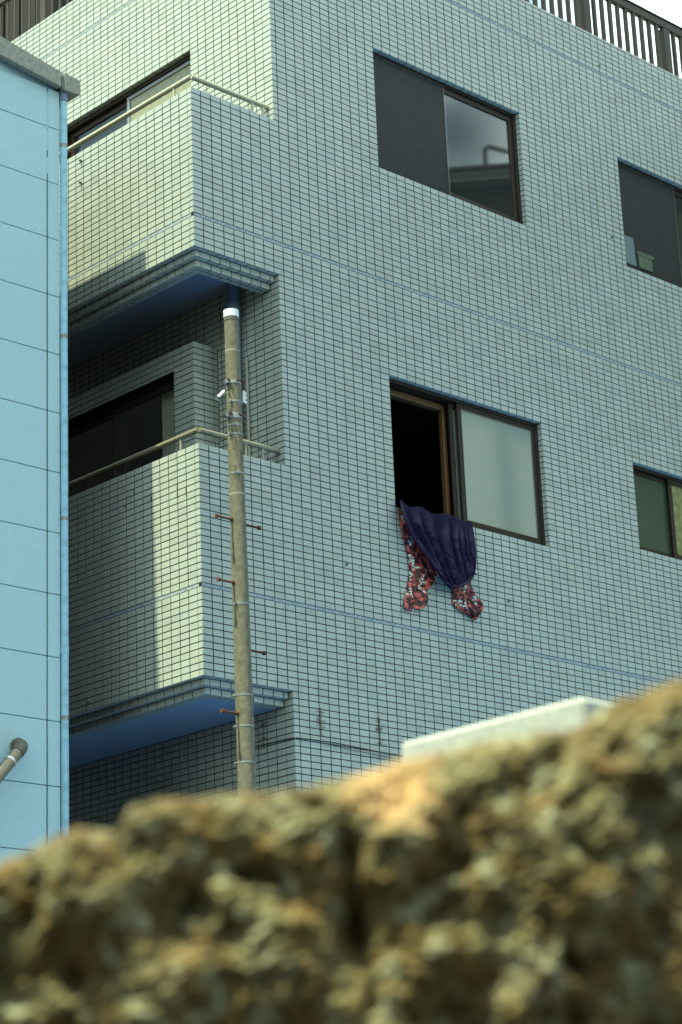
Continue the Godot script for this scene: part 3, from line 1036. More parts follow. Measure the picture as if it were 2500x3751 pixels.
func opposite_building() -> void:
	# the house across the yard that the window glass mirrors
	var at := Vector3(12.4, GROUND, 8.0)
	var h := thing("house_across_yard", at, "dark walled house across the yard with pale eaves, mirrored in the window", "building")
	h.rotation.y = atan2(-0.747, -0.665)
	var H := 16.25
	var st := mb()
	box(st, Vector3(-7, 0, -8), Vector3(7, H, -0.25))
	put(st, "wall", M.far_wall, h, true)
	st = mb()
	box(st, Vector3(-7.3, H - 0.02, -8.3), Vector3(7.3, H + 0.14, 0.0), 0.01)
	put(st, "eaves", M.far_trim, h, true)
	for y in [0.03, 0.065]:
		st = mb()
		box(st, Vector3(-7.3, H + y, 0.001), Vector3(7.3, H + y + 0.012, 0.008))
		put(st, "eaves_line", M.far_roof, h, true)
	st = mb()
	box(st, Vector3(-7.35, H + 0.141, -8.35), Vector3(7.35, H + 0.20, 0.06), 0.01)
	put(st, "gutter", M.far_roof, h, true)
	st = mb()
	hexa(st, [Vector3(-7.3, H + 0.2, -8.3), Vector3(7.3, H + 0.2, -8.3), Vector3(-7.3, H + 0.9, -4.3), Vector3(7.3, H + 0.9, -4.3),
		Vector3(-7.3, H + 0.2, 0), Vector3(7.3, H + 0.2, 0), Vector3(-7.3, H + 0.9, -4.2), Vector3(7.3, H + 0.9, -4.2)])
	put(st, "roof", M.far_roof, h, true)
	st = mb()
	tube(st, [Vector3(-0.10, H + 0.2, -0.1), Vector3(-0.10, H + 0.52, -0.1), Vector3(-0.16, H + 0.56, -0.1), Vector3(-0.45, H + 0.44, -0.1)], 0.035, 12)
	put(st, "vent_pipe", M.far_roof, h, true)
	for k in 5:
		for f in 4:
			st = mb()
			box(st, Vector3(-6 + 2.6 * k, 2.0 + 3.6 * f, -0.26), Vector3(-4.6 + 2.6 * k, 3.4 + 3.6 * f, -0.24), 0.005)
			put(st, "window", M.teal_glass, h, true)


func unseen_pale_house() -> void:
	# lower house out of view, placed for its faint reflection in the obscured glass
	var at := Vector3(9.3, GROUND, 5.9)
	var h := thing("unseen_gabled_house", at, "unseen pale house with a gabled roof, placed to be mirrored faintly in the obscured glass", "building")
	h.rotation.y = atan2(-0.747, -0.665) + 0.35
	var st := mb()
	box(st, Vector3(-2.6, 0, -4.5), Vector3(2.6, 10.0, 0), 0.01)
	hexa(st, [Vector3(-2.6, 10.0, -4.5), Vector3(2.6, 10.0, -4.5), Vector3(-0.05, 11.7, -4.5), Vector3(0.05, 11.7, -4.5), Vector3(-2.6, 10.0, 0), Vector3(2.6, 10.0, 0), Vector3(-0.05, 11.7, 0), Vector3(0.05, 11.7, 0)])
	put(st, "wall", M.white_paint, h, true)
	for s in [-1, 1]:
		st = mb()
		hexa(st, [Vector3(s * 2.9, 9.85, -4.7), Vector3(0, 11.78, -4.7), Vector3(s * 2.9, 9.97, -4.7), Vector3(0, 11.9, -4.7), Vector3(s * 2.9, 9.85, 0.25), Vector3(0, 11.78, 0.25), Vector3(s * 2.9, 9.97, 0.25), Vector3(0, 11.9, 0.25)])
		put(st, "roof", M.far_roof, h, true)
	for x in [-1.7, 0.5]:
		st = mb()
		box(st, Vector3(x, 7.6, -0.02), Vector3(x + 1.2, 9.0, 0.03), 0.01)
		put(st, "window", M.teal_glass, h, true)
	st = mb()
	tube(st, [Vector3(-0.6, 0, 0.12), Vector3(-0.6, 10.9, 0.12)], 0.06, 10)
	put(st, "downpipe", M.far_roof, h, true)


func unseen_house_behind() -> void:
	# out of view behind the viewpoint, placed to darken the rock and balcony recess
	var at := Vector3(-15.4, GROUND, 17.4)
	var h := thing("unseen_house", at, "unseen brown walled house behind the viewpoint, placed to darken rock and balcony recess", "building")
	h.rotation.y = atan2(0.695, -0.719)
	var st := mb()
	box(st, Vector3(-9, 0, -9), Vector3(9, 13.5, 0))
	put(st, "wall", M.brown_wall, h, true)
	st = mb()
	box(st, Vector3(-9.3, 13.5, -9.3), Vector3(9.3, 13.75, 0.3), 0.01)
	put(st, "eaves", M.far_roof, h, true)
	for k in 4:
		for f in 4:
			st = mb()
			box(st, Vector3(-7 + 3.9 * k, 1.2 + 3.2 * f, -0.01), Vector3(-5.3 + 3.9 * k, 2.6 + 3.2 * f, 0.02), 0.005)
			put(st, "window", M.teal_glass, h, true)


# ------------------------------------------------------------------ pole
func utility_pole() -> void:
	var ax := -0.084
	var z := 0.5
	var p := thing("utility_pole", Vector3(ax, GROUND, z), "speckled concrete utility pole with rusty step bolts in front of balconies", "pole")
	var rad := func(y: float) -> float: return 0.0505 + (-1.98 - y) * 0.0033
	var cx := func(y: float) -> float: return -0.095 + (-1.98 - y) * 0.0085
	var st := mb()
	var path := []
	var rr := []
	for i in 33:
		var y := lerpf(-2.09, GROUND, i / 32.0)
		path.append(Vector3(cx.call(y), y, z))
		rr.append(rad.call(y))
	tube(st, path, rr, 40)
	put(st, "shaft", M.concrete_pole, p)
	st = mb()
	tube(st, [Vector3(cx.call(-2.05), -2.046, z), Vector3(cx.call(-2.09), -2.100, z)], 0.0545, 36)
	put(st, "cap", M.white_plastic, p)
	st = mb()
	tube(st, [Vector3(cx.call(-2.09), -2.099, z), Vector3(cx.call(-2.12), -2.128, z)], 0.0532, 36)
	put(st, "cap_seal", M.elbow, p)
	# steel bands with a small buckle
	for y in [-2.746, -2.922, -2.99, -3.279, -4.222, -4.859, -5.072, -5.32]:
		var c := Vector3(cx.call(y), y, z)
		var r: float = rad.call(y)
		st = mb()
		tube(st, [c + Vector3(0, 0.0062, 0), c - Vector3(0, 0.0062, 0)], r + 0.0018, 36, true)
		var a := 2.55 + 0.35 * sin(y * 31.0)
		var o := Vector3(cos(a), 0, sin(a))
		if y < -4.5:
			o = Vector3(-0.86, 0, -0.5)
		tube(st, [c + o * (r - 0.002), c + o * (r + 0.020)], 0.0075, 8)
		tube(st, [c + o * (r + 0.012) + Vector3(0, 0.006, 0), c + o * (r + 0.012) - Vector3(0, 0.016, 0)], 0.005, 8)
		put(st, "band", M.zinc, p)
	# faded paint rings
	for y in [-2.36, -3.43]:
		st = mb()
		var c := Vector3(cx.call(y), y, z)
		tube(st, [c + Vector3(0, 0.006, 0), c - Vector3(0, 0.006, 0)], rad.call(y) + 0.0006, 36, false)
		put(st, "paint_ring", M.pole_ring, p)
	# step bolts
	for s in [[-3.617, -1], [-3.632, 1], [-4.072, -1], [-4.532, 1], [-4.987, -1]]:
		var y: float = s[0]
		var sx: float = s[1]
		var c := Vector3(cx.call(y), y, z)
		var r: float = rad.call(y)
		st = mb()
		tube(st, [c + Vector3(sx * (r - 0.01), 0, 0), c + Vector3(sx * (r + 0.125), 0, 0)], 0.0078, 10)
		tube(st, [c + Vector3(sx * (r - 0.004), 0, 0), c + Vector3(sx * (r + 0.010), 0, 0)], 0.0150, 6)
		tube(st, [c + Vector3(sx * (r + 0.125), 0, 0), c + Vector3(sx * (r + 0.132), 0, 0), c + Vector3(sx * (r + 0.146), 0, 0)], [0.0125, 0.0155, 0.0150], 12)
		put(st, "step_bolt", M.rust, p)
	# hardware near the top
	for cl in [[-2.600, 0.013], [-2.855, 0.020]]:
		var y: float = cl[0]
		var c := Vector3(cx.call(y), y, z)
		var r: float = rad.call(y)
		st = mb()
		tube(st, [c + Vector3(0, cl[1], 0), c - Vector3(0, cl[1], 0)], r + 0.004, 36)
		box(st, c + Vector3(-r - 0.022, -0.018, -0.008), c + Vector3(-r + 0.006, 0.018, 0.026), 0.003)
		box(st, c + Vector3(r - 0.006, -0.014, -0.026), c + Vector3(r + 0.016, 0.014, 0.008), 0.003)
		put(st, "clamp", M.zinc, p)
	for rod in [[-2.595, -0.085, -0.058, 0.036], [-2.85, -0.092, -0.05, 0.045], [-2.868, -0.112, -0.052, 0.0], [-2.85, -0.012, 0.052, 0.062], [-2.868, 0.05, 0.105, -0.02]]:
		var y: float = rod[0]
		var c := Vector3(cx.call(y), y, z)
		st = mb()
		tube(st, [c + Vector3(rod[1], 0.003, rod[3]), c + Vector3(rod[2], -0.002, rod[3] * 0.8)], 0.0065, 10)
		put(st, "rusty_rod", M.rust, p)
	var top := Vector3(cx.call(-2.595), -2.595, z)
	st = mb()
	tube(st, [top + Vector3(-0.02, 0.002, 0.058), top + Vector3(0.02, 0.006, 0.056), top + Vector3(0.05, 0.0, 0.03)], 0.0055, 8)
	tube(st, [top + Vector3(0.055, -0.004, 0.01), top + Vector3(0.085, -0.010, 0.0), top + Vector3(0.092, -0.002, 0.0), top + Vector3(0.085, 0.02, 0.01), top + Vector3(0.068, 0.034, 0.015)], 0.0055, 8)
	put(st, "hook", M.rust, p)
	# wire clamps hanging from the hooks, with loose black wire
	var cable := holder("wire_clamp", p)
	cable.position = -origin_of(p)
	var hh := top + Vector3(0.092, -0.04, 0.0)
	st = mb()
	box(st, hh + Vector3(-0.010, -0.09, -0.008), hh + Vector3(0.012, 0.0, 0.008), 0.003)
	box(st, hh + Vector3(0.012, -0.028, -0.010), hh + Vector3(0.024, -0.006, 0.010), 0.003)
	box(st, hh + Vector3(0.012, -0.062, -0.010), hh + Vector3(0.026, -0.036, 0.010), 0.004)
	box(st, hh + Vector3(0.010, -0.094, -0.010), hh + Vector3(0.026, -0.070, 0.010), 0.003)
	put(st, "clamp_body", M.white_plastic, cable, true)
	st = mb()
	tube(st, [hh + Vector3(0.01, -0.09, 0), hh + Vector3(0.012, -0.12, 0.0), hh + Vector3(-0.01, -0.14, 0.01), hh + Vector3(-0.05, -0.162, 0.02)], 0.003, 6)
	put(st, "loose_wire", M.black, cable, true)
	st = mb()
	tube(st, [hh + Vector3(-0.01, -0.02, 0), hh + Vector3(-0.04, -0.025, 0.01), hh + Vector3(-0.06, -0.04, 0.02)], 0.002, 6)
	put(st, "loose_wire", M.black, cable, true)
	var cable2 := holder("wire_clamp", p)
	cable2.position = -origin_of(p)
	var q := top + Vector3(-0.105, -0.10, 0.02)
	st = mb()
	var dv := Vector3(-0.055, -0.055, 0.0)
	var sd := Vector3(0.003, -0.005, 0.009)
	hexa(st, [q + dv - sd, q - sd, q + dv + Vector3(-0.004, 0.012, 0) - sd, q + Vector3(0, 0.016, 0) - sd, q + dv + sd, q + sd, q + dv + Vector3(-0.004, 0.012, 0) + sd, q + Vector3(0, 0.016, 0) + sd], 0.002)
	tube(st, [q + dv + Vector3(-0.028, -0.012, 0), q + dv + Vector3(0.005, -0.022, 0.004)], 0.0028, 6)
	put(st, "clamp_body", M.steel, cable2, true)
	st = mb()
	tube(st, [q + Vector3(0.06, 0.03, -0.01), q + Vector3(0.02, 0.015, 0.0), q + Vector3(0, 0.006, 0)], 0.003, 6)
	put(st, "loose_wire", M.black, cable2, true)
	st = mb()
	tube(st, [q + dv + Vector3(0.005, -0.022, 0.004), q + dv + Vector3(0.035, -0.024, 0.004), q + dv + Vector3(0.056, -0.008, 0.004), q + dv + Vector3(0.066, 0.03, 0.004), q + dv + Vector3(0.09, 0.046, 0.004), q + dv + Vector3(0.12, 0.035, 0.0)], 0.0026, 6)
	put(st, "loose_wire", M.black, cable2, true)
	# thin wire ties
	st = mb()
	for w in [[-3.10, -0.06, 0.02], [-3.26, -0.085, 0.025], [-3.0, -0.06, 0.03]]:
		var c := Vector3(cx.call(w[0]), w[0], z + 0.03)
		tube(st, [c + Vector3(-0.04, 0.03, 0.01), c + Vector3(w[1], 0.02, 0), c + Vector3(w[1], -0.01, 0.01), c + Vector3(-0.03, -w[2], 0.02)], 0.0012, 5)
	var cc := Vector3(cx.call(-3.05), -3.05, z)
	tube(st, [cc + Vector3(-0.035, 0.04, 0.042), cc + Vector3(-0.04, -0.02, 0.045), cc + Vector3(-0.01, -0.075, 0.058), cc + Vector3(0.02, -0.09, 0.055), cc + Vector3(0.045, -0.04, 0.04)], 0.0011, 5)
	put(st, "wire_tie", M.black, p)


func drain_and_conduit() -> void:
	var b := thing("drainpipe", Vector3(0.77, -4.0, -0.46), "thick dark blue drainpipe under the upper balcony behind the pole top", "pipe")
	var st := mb()
	tube(st, [Vector3(0.77, -1.25, -0.46), Vector3(0.77, -4.0, -0.46)], 0.052, 24)
	put(st, "pipe", M.pvc_dark, b)
	st = mb()
	tube(st, [Vector3(0.77, -1.42, -0.46), Vector3(0.77, -1.62, -0.46)], 0.058, 24)
	put(st, "socket", M.pvc_dark, b)
	var c := thing("conduit", Vector3(0.81, -4.0, -0.335), "thin beige conduit on the shaded wall behind the pole", "pipe")
	st = mb()
	tube(st, [Vector3(0.82, -1.90, -0.375), Vector3(0.82, -4.0, -0.375)], 0.0115, 12)
	put(st, "pipe", M.beige, c)
	st = mb()
	tube(st, [Vector3(0.82, -2.44, -0.375), Vector3(0.82, -2.50, -0.375)], 0.0145, 12)
	put(st, "coupling", M.beige, c)


# ------------------------------------------------------------------ bed cover hung from the open window
func floral() -> ImageTexture:
	var n := 512
	var img := Image.create(n, n, false, Image.FORMAT_RGB8)
	var f := noise(0.020, 5, 61)
	var f2 := noise(0.034, 4, 62)
	for y in n:
		for x in n:
			var v := f.get_noise_2d(x, y)
			var w := absf(f2.get_noise_2d(x, y))
			var c := Color(0.46, 0.15, 0.15).lerp(Color(0.82, 0.42, 0.36), smoothstep(-0.1, 0.35, v))
			c = c.lerp(Color(0.14, 0.05, 0.07), smoothstep(0.05, -0.35, v))
			if w < 0.028:
				c = c.lerp(Color(0.16, 0.05, 0.07), 0.75)
			img.set_pixel(x, y, c)
	var r := RandomNumberGenerator.new()
	r.seed = 12
	for i in 26:
		var cx := r.randf() * n
		var cy := r.randf() * n
		var blue := r.randf() < 0.35
		for k in r.randi_range(5, 11):
			var a := r.randf() * TAU
			var d := r.randf_range(4, 34)
			var pc := Vector2(cx + cos(a) * d, cy + sin(a) * d)
			var ang := a + r.randf_range(-0.5, 0.5)
			var la := r.randf_range(9, 14)
			var lb := r.randf_range(4.5, 8)
			var col := Color(0.55, 0.68, 0.86) if blue and r.randf() < 0.7 else Color(0.86, 0.90, 0.84)
			for y in range(int(pc.y) - 17, int(pc.y) + 18):
				for x in range(int(pc.x) - 17, int(pc.x) + 18):
					var q := (Vector2(x, y) - pc).rotated(-ang)
					var e := q.x * q.x / (la * la) + q.y * q.y / (lb * lb)
					if e < 1.35:
						img.set_pixel(posmod(x, n), posmod(y, n), col if e < 0.85 else Color(0.09, 0.05, 0.09))
		if r.randf() < 0.6:
			img.fill_rect(Rect2i(posmod(int(cx), n - 12), posmod(int(cy), n - 12), 8, 8), Color(0.72, 0.34, 0.12))
	return ImageTexture.create_from_image(img)


func along(poly: Array, t: float) -> Vector2:
	var f := t * (poly.size() - 1)
	var i := clampi(int(f), 0, poly.size() - 2)
	var p0: Vector2 = poly[maxi(i - 1, 0)]
	var p3: Vector2 = poly[mini(i + 2, poly.size() - 1)]
	return (poly[i] as Vector2).cubic_interpolate(poly[i + 1], p0, p3, f - i)


func sheet(nu: int, nv: int, at: Callable, scale: float) -> ArrayMesh:
	var st := mb()
	for i in nu + 1:
		for j in nv + 1:
			var p: Vector3 = at.call(i / float(nu), j / float(nv))
			st.set_uv(Vector2(p.x, -p.y) * scale)
			st.set_smooth_group(0)
			st.add_vertex(p)
	for i in nu:
		for j in nv:
			var a := i * (nv + 1) + j
			for k in [a, a + nv + 1, a + nv + 2, a, a + nv + 2, a + 1]:
				st.add_index(k)
	st.generate_normals()
	return st.commit()


func hanging_cover() -> void:
	var c := thing("bed_cover", Vector3(2.4, -2.96, 0.0), "navy bed cover with red floral lining hung out of the open window", "blanket")
	var knit := mat(Color(0.034, 0.028, 0.072), 1.0)
	knit.metallic_specular = 0.15
	knit.uv1_scale = Vector3(6, 6, 1)
	knit.albedo_texture = noise_tex(0.09, 4, 51, [[0.0, g(0.55)], [0.5, g(0.85)], [1.0, g(1.0)]])
	knit.normal_enabled = true
	knit.normal_texture = noise_tex(0.35, 2, 52, [], 4.0)
	knit.normal_scale = 1.0
	knit.rim_enabled = true
	knit.rim = 0.06
	knit.rim_tint = 0.6
	var print := mat(Color(1, 1, 1), 0.55)
	print.albedo_texture = floral()
	var topl := [Vector2(1.985, -2.951), Vector2(2.07, -2.953), Vector2(2.16, -2.958), Vector2(2.27, -2.958), Vector2(2.40, -2.960), Vector2(2.55, -2.954), Vector2(2.70, -2.952), Vector2(2.80, -2.965)]
	var low := [Vector2(2.385, -3.485), Vector2(2.435, -3.545), Vector2(2.49, -3.562), Vector2(2.55, -3.560), Vector2(2.61, -3.540), Vector2(2.665, -3.510), Vector2(2.725, -3.465), Vector2(2.778, -3.405)]
	var mid := [Vector2(2.085, -3.215), Vector2(2.19, -3.235), Vector2(2.28, -3.25), Vector2(2.38, -3.26), Vector2(2.50, -3.27), Vector2(2.61, -3.265), Vector2(2.72, -3.25), Vector2(2.812, -3.22)]
	var wr := noise(0.05, 3, 71)
	var cover := func(u: float, v: float) -> Vector3:
		var uu := u + 0.030 * sin(v * 4.2 + u * 7.0) + 0.018 * wr.get_noise_2d(u * 30.0, v * 60.0)
		var fold := 0.0
		for k in [[0.19, 0.048, 0.9, 0.0, 0.75], [0.36, 0.040, 1.0, 0.15, 1.2], [0.53, 0.052, 1.1, 0.0, 1.2], [0.71, 0.034, 0.9, 0.0, 0.9], [0.80, 0.018, 0.5, 0.2, 1.2], [0.875, 0.016, 0.5, 0.0, 0.8], [0.935, 0.014, 0.4, 0.1, 1.2]]:
			var on := smoothstep(k[3] - 0.1, k[3] + 0.25, v) * (1.0 - smoothstep(k[4] - 0.25, k[4] + 0.1, v))
			fold -= k[2] * on * exp(-pow((uu - k[0]) / k[1], 2.0))
		var fine := (0.16 * wr.get_noise_2d(u * 110.0 + v * 30.0, v * 22.0) - 0.12 * smoothstep(0.10, 0.0, absf(wr.get_noise_2d(u * 60.0 - v * 20.0 + 50.0, v * 30.0 + u * 10.0)))) * smoothstep(1.0, 0.88, u)
		if v < 0.12:                    # over the sill, back into the room
			var t := along(topl, u)
			var q := v / 0.12
			return Vector3(t.x, t.y + 0.010 * sin(u * 19.0 + 1.0) + 0.012 + (-0.012 if q > 0.7 else 0.0) * (q - 0.7) / 0.3, lerpf(-0.13, 0.012, q))
		var w := (v - 0.12) / 0.88
		var a := along(topl, u)
		var b := along(low, u)
		var m := along(mid, u)
		var ctl := m * 2.0 - (a + b) * 0.5
		var p := a * (1 - w) * (1 - w) + ctl * 2.0 * w * (1 - w) + b * w * w
		var amp := 0.070 * smoothstep(0.0, 0.25, w) * (1.0 - 0.45 * smoothstep(0.75, 1.0, w))
		var z := 0.030 + 0.045 * smoothstep(0.0, 0.3, w) * (1.0 - 0.3 * smoothstep(0.8, 1.0, w)) + amp * (fold + fine) + 0.020 * w
		# rolled hem along the left edge and the bottom
		var hem := maxf(smoothstep(0.085, 0.02, u), smoothstep(0.93, 0.985, w))
		z += 0.014 * hem * (1.0 - pow(clampf(absf(u - 0.04) / 0.045, 0.0, 1.0), 2.0) * 0.5)
		var lift := 0.022 + 0.045 * smoothstep(0.0, 0.3, w)      # it swells away from the wall, sagging towards its free side
		p -= Vector2(0.9, 0.35) * (lift - 0.02)
		return Vector3(p.x, p.y + 0.014 * sin(u * 19.0 + 1.0) * (1.0 - smoothstep(0.0, 0.3, w)), maxf(z + 0.022, lerpf(0.012, 0.034, smoothstep(0.0, 0.3, w))))
	put(sheet(260, 80, cover, 1.0), "outer_side", knit, c)
	var hem := []
	for i in 25:
		hem.append(cover.call(0.004, lerpf(0.16, 1.0, i / 24.0)) + Vector3(0.004, 0, 0.004))
	for i in 25:
		hem.append(cover.call(i / 24.0, 0.992) + Vector3(0, 0.004, 0.006))
	var hs := mb()
	var hr := []
	for i in hem.size():
		hr.append(0.0085 + 0.002 * sin(i * 1.3))
	tube(hs, hem, hr, 12)
	put(hs, "hem", knit, c)
	# floral lining showing at the two hanging corners
	var ll := [Vector2(2.003, -3.00), Vector2(2.022, -3.10), Vector2(2.050, -3.241), Vector2(2.090, -3.385), Vector2(2.100, -3.47), Vector2(2.082, -3.55), Vector2(2.050, -3.66), Vector2(2.008, -3.775), Vector2(2.014, -3.812)]
	var lr := [Vector2(2.05, -3.02), Vector2(2.11, -3.13), Vector2(2.20, -3.25), Vector2(2.31, -3.37), Vector2(2.40, -3.46), Vector2(2.345, -3.545), Vector2(2.255, -3.625), Vector2(2.262, -3.70), Vector2(2.250, -3.745)]
	var lining := func(u: float, v: float) -> Vector3:
		var p := along(ll, v).lerp(along(lr, v), u)
		var amp := 0.016 * smoothstep(0.15, 0.6, v)
		var crease := -0.016 * exp(-pow((v - 0.60) * 9.0, 2.0))
		var z := 0.020 + amp * sin(u * 9.0 + v * 7.0 + 0.6) + 0.006 * sin(u * 23.0 - v * 11.0) + crease + 0.012 * u - 0.012 * (1.0 - u) * (1.0 - u)
		return Vector3(p.x, p.y - 0.018 * sin(u * PI) * smoothstep(0.8, 1.0, v), clampf(z, 0.006, lerpf(0.022, 0.08, smoothstep(0.35, 0.75, v))))
	put(sheet(50, 90, lining, 1.7), "floral_lining", print, c)
	var rl := [Vector2(2.50, -3.46), Vector2(2.53, -3.53), Vector2(2.566, -3.585), Vector2(2.562, -3.64), Vector2(2.575, -3.69), Vector2(2.66, -3.724), Vector2(2.785, -3.766)]
	var rr2 := [Vector2(2.79, -3.37), Vector2(2.782, -3.47), Vector2(2.795, -3.545), Vector2(2.85, -3.60), Vector2(2.876, -3.645), Vector2(2.866, -3.69), Vector2(2.80, -3.772)]
	var lining2 := func(u: float, v: float) -> Vector3:
		var p := along(rl, v).lerp(along(rr2, v), u)
		var z := 0.036 + 0.016 * sin(u * 10.0 - v * 4.0) * smoothstep(0.0, 0.5, v) + 0.006 * sin(u * 26.0 + v * 9.0) - 0.014 * (1.0 - u) * smoothstep(0.2, 0.7, v)
		return Vector3(p.x, p.y, clampf(z, 0.006, lerpf(0.020, 0.08, smoothstep(0.15, 0.5, v))))
	put(sheet(60, 60, lining2, 1.7), "floral_lining", print, c)


# ------------------------------------------------------------------ small things
func small_things() -> void:
	# anchor plugs left in the tiling
	var spots := [[Vector3(4.956, 0.172, 0), Vector3.BACK, "small metal anchor plug in the tiles left of the upper right window"],
		[Vector3(4.988, 1.94, 0), Vector3.BACK, "small metal anchor plug just under the roof railing"],
		[Vector3(1.426, -3.546, 0), Vector3.BACK, "small metal anchor plug in the tiles left of the bed cover"],
		[Vector3(3.233, -3.537, 0), Vector3.BACK, "small metal anchor plug in the tiles right of the bed cover"],
		[Vector3(0, -0.089, -1.369), Vector3.LEFT, "upper of two metal anchor plugs on the sunlit balcony face"],
		[Vector3(0, -0.285, -1.37), Vector3.LEFT, "lower of two metal anchor plugs on the sunlit balcony face"],
		[Vector3(0, -4.53, -1.30), Vector3.LEFT, "small metal anchor plug on the shaded lower balcony face"]]
	for s in spots:
		var o: Vector3 = s[1]
		var st := mb()
		tube(st, [s[0] - o * 0.004, s[0] + o * 0.008, s[0] + o * 0.020, s[0] + o * 0.026], [0.007, 0.0115, 0.0105, 0.005], 12)
		tag(put(st, "anchor_plug", M.zinc), s[2], "anchor plug", "anchor plugs in the tiled walls")
	# black cable round the foot of the wall
	var st := mb()
	tube(st, [Vector3(XW - 0.012, -4.930, -0.60), Vector3(XW - 0.012, -4.937, -0.42), Vector3(XW - 0.010, -4.945, -0.02), Vector3(XW + 0.02, -4.947, 0.012), Vector3(1.2, -4.940, 0.014), Vector3(1.86, -4.962, 0.014), Vector3(2.6, -4.985, 0.014)], 0.0042, 6)
	tag(put(st, "cable", M.black), "thin black cable running across the tiles above the rock", "cable")
	st = mb()
	tube(st, [Vector3(1.10, -4.955, 0.012), Vector3(1.4, -4.972, 0.012), Vector3(1.9, -4.99, 0.012)], 0.0022, 6)
	tag(put(st, "cable", M.black), "finer black cable sagging just below the thicker one", "cable")
	# withered creeper remains
	var labels := ["withered brown creeper stem on the tiles near the building corner", "withered brown creeper stem on the tiles farther from the corner", "withered brown creeper stem on the shaded wall beside the pole"]
	var at := [Vector3(1.105, -4.79, 0.006), Vector3(1.70, -4.79, 0.006), Vector3(XW - 0.006, -4.85, -0.33)]
	for i in 3:
		var v := mb()
		var q: Vector3 = at[i]
		var side := Vector3.RIGHT if i < 2 else Vector3.FORWARD
		var pts := []
		for k in 14:
			pts.append(q + Vector3.UP * (0.10 - k * 0.016) + side * rng.randf_range(-0.006, 0.006))
		tube(v, pts, 0.0028, 5)
		for k in 10:
			var s: Vector3 = pts[rng.randi_range(0, 12)]
			tube(v, [s, s + side * rng.randf_range(-0.05, 0.05) + Vector3.UP * rng.randf_range(-0.02, 0.015), s + side * rng.randf_range(-0.06, 0.06) + Vector3.UP * rng.randf_range(-0.03, 0.0)], 0.0016, 4)
		tag(put(v, "creeper", M.creeper), labels[i], "creeper", "withered creepers")
	# rusty bracket low on the shaded wall
	st = mb()
	tube(st, [Vector3(XW, -5.34, -0.34), Vector3(XW - 0.05, -5.33, -0.33), Vector3(XW - 0.09, -5.35, -0.32)], 0.009, 8)
	box(st, Vector3(XW - 0.02, -5.37, -0.36), Vector3(XW - 0.002, -5.31, -0.32), 0.003)
	tag(put(st, "wall_bracket", M.rust), "rusty iron bracket low on the shaded wall beside the pole", "bracket")
	# things on the sill behind the right-hand upper window
	var s2 := mb()
	hexa(s2, [Vector3(5.20, 0.02, -0.057), Vector3(5.37, 0.02, -0.057), Vector3(5.20, 0.30, -0.057), Vector3(5.35, 0.30, -0.057),
		Vector3(5.20, 0.02, -0.0535), Vector3(5.37, 0.02, -0.0535), Vector3(5.20, 0.30, -0.0535), Vector3(5.35, 0.30, -0.0535)], 0.001)
	tag(put(s2, "paper_sheet", M.paper), "pale blue paper sheet at the lower corner of the right window", "paper")
	s2 = mb()
	hexa(s2, [Vector3(5.40, 0.022, -0.0575), Vector3(5.60, 0.022, -0.0575), Vector3(5.40, 0.150, -0.0575), Vector3(5.60, 0.150, -0.0575),
		Vector3(5.40, 0.022, -0.048), Vector3(5.60, 0.022, -0.048), Vector3(5.40, 0.150, -0.048), Vector3(5.60, 0.150, -0.048)], 0.002)
	hexa(s2, [Vector3(5.385, 0.1505, -0.0575), Vector3(5.615, 0.1505, -0.0575), Vector3(5.385, 0.185, -0.0575), Vector3(5.640, 0.185, -0.0575),
		Vector3(5.385, 0.1505, -0.045), Vector3(5.615, 0.1505, -0.045), Vector3(5.385, 0.185, -0.045), Vector3(5.640, 0.185, -0.045)], 0.002)
	tag(put(s2, "storage_box", M.box_green), "dull green lidded box beside the pale sheet in the right window", "box")


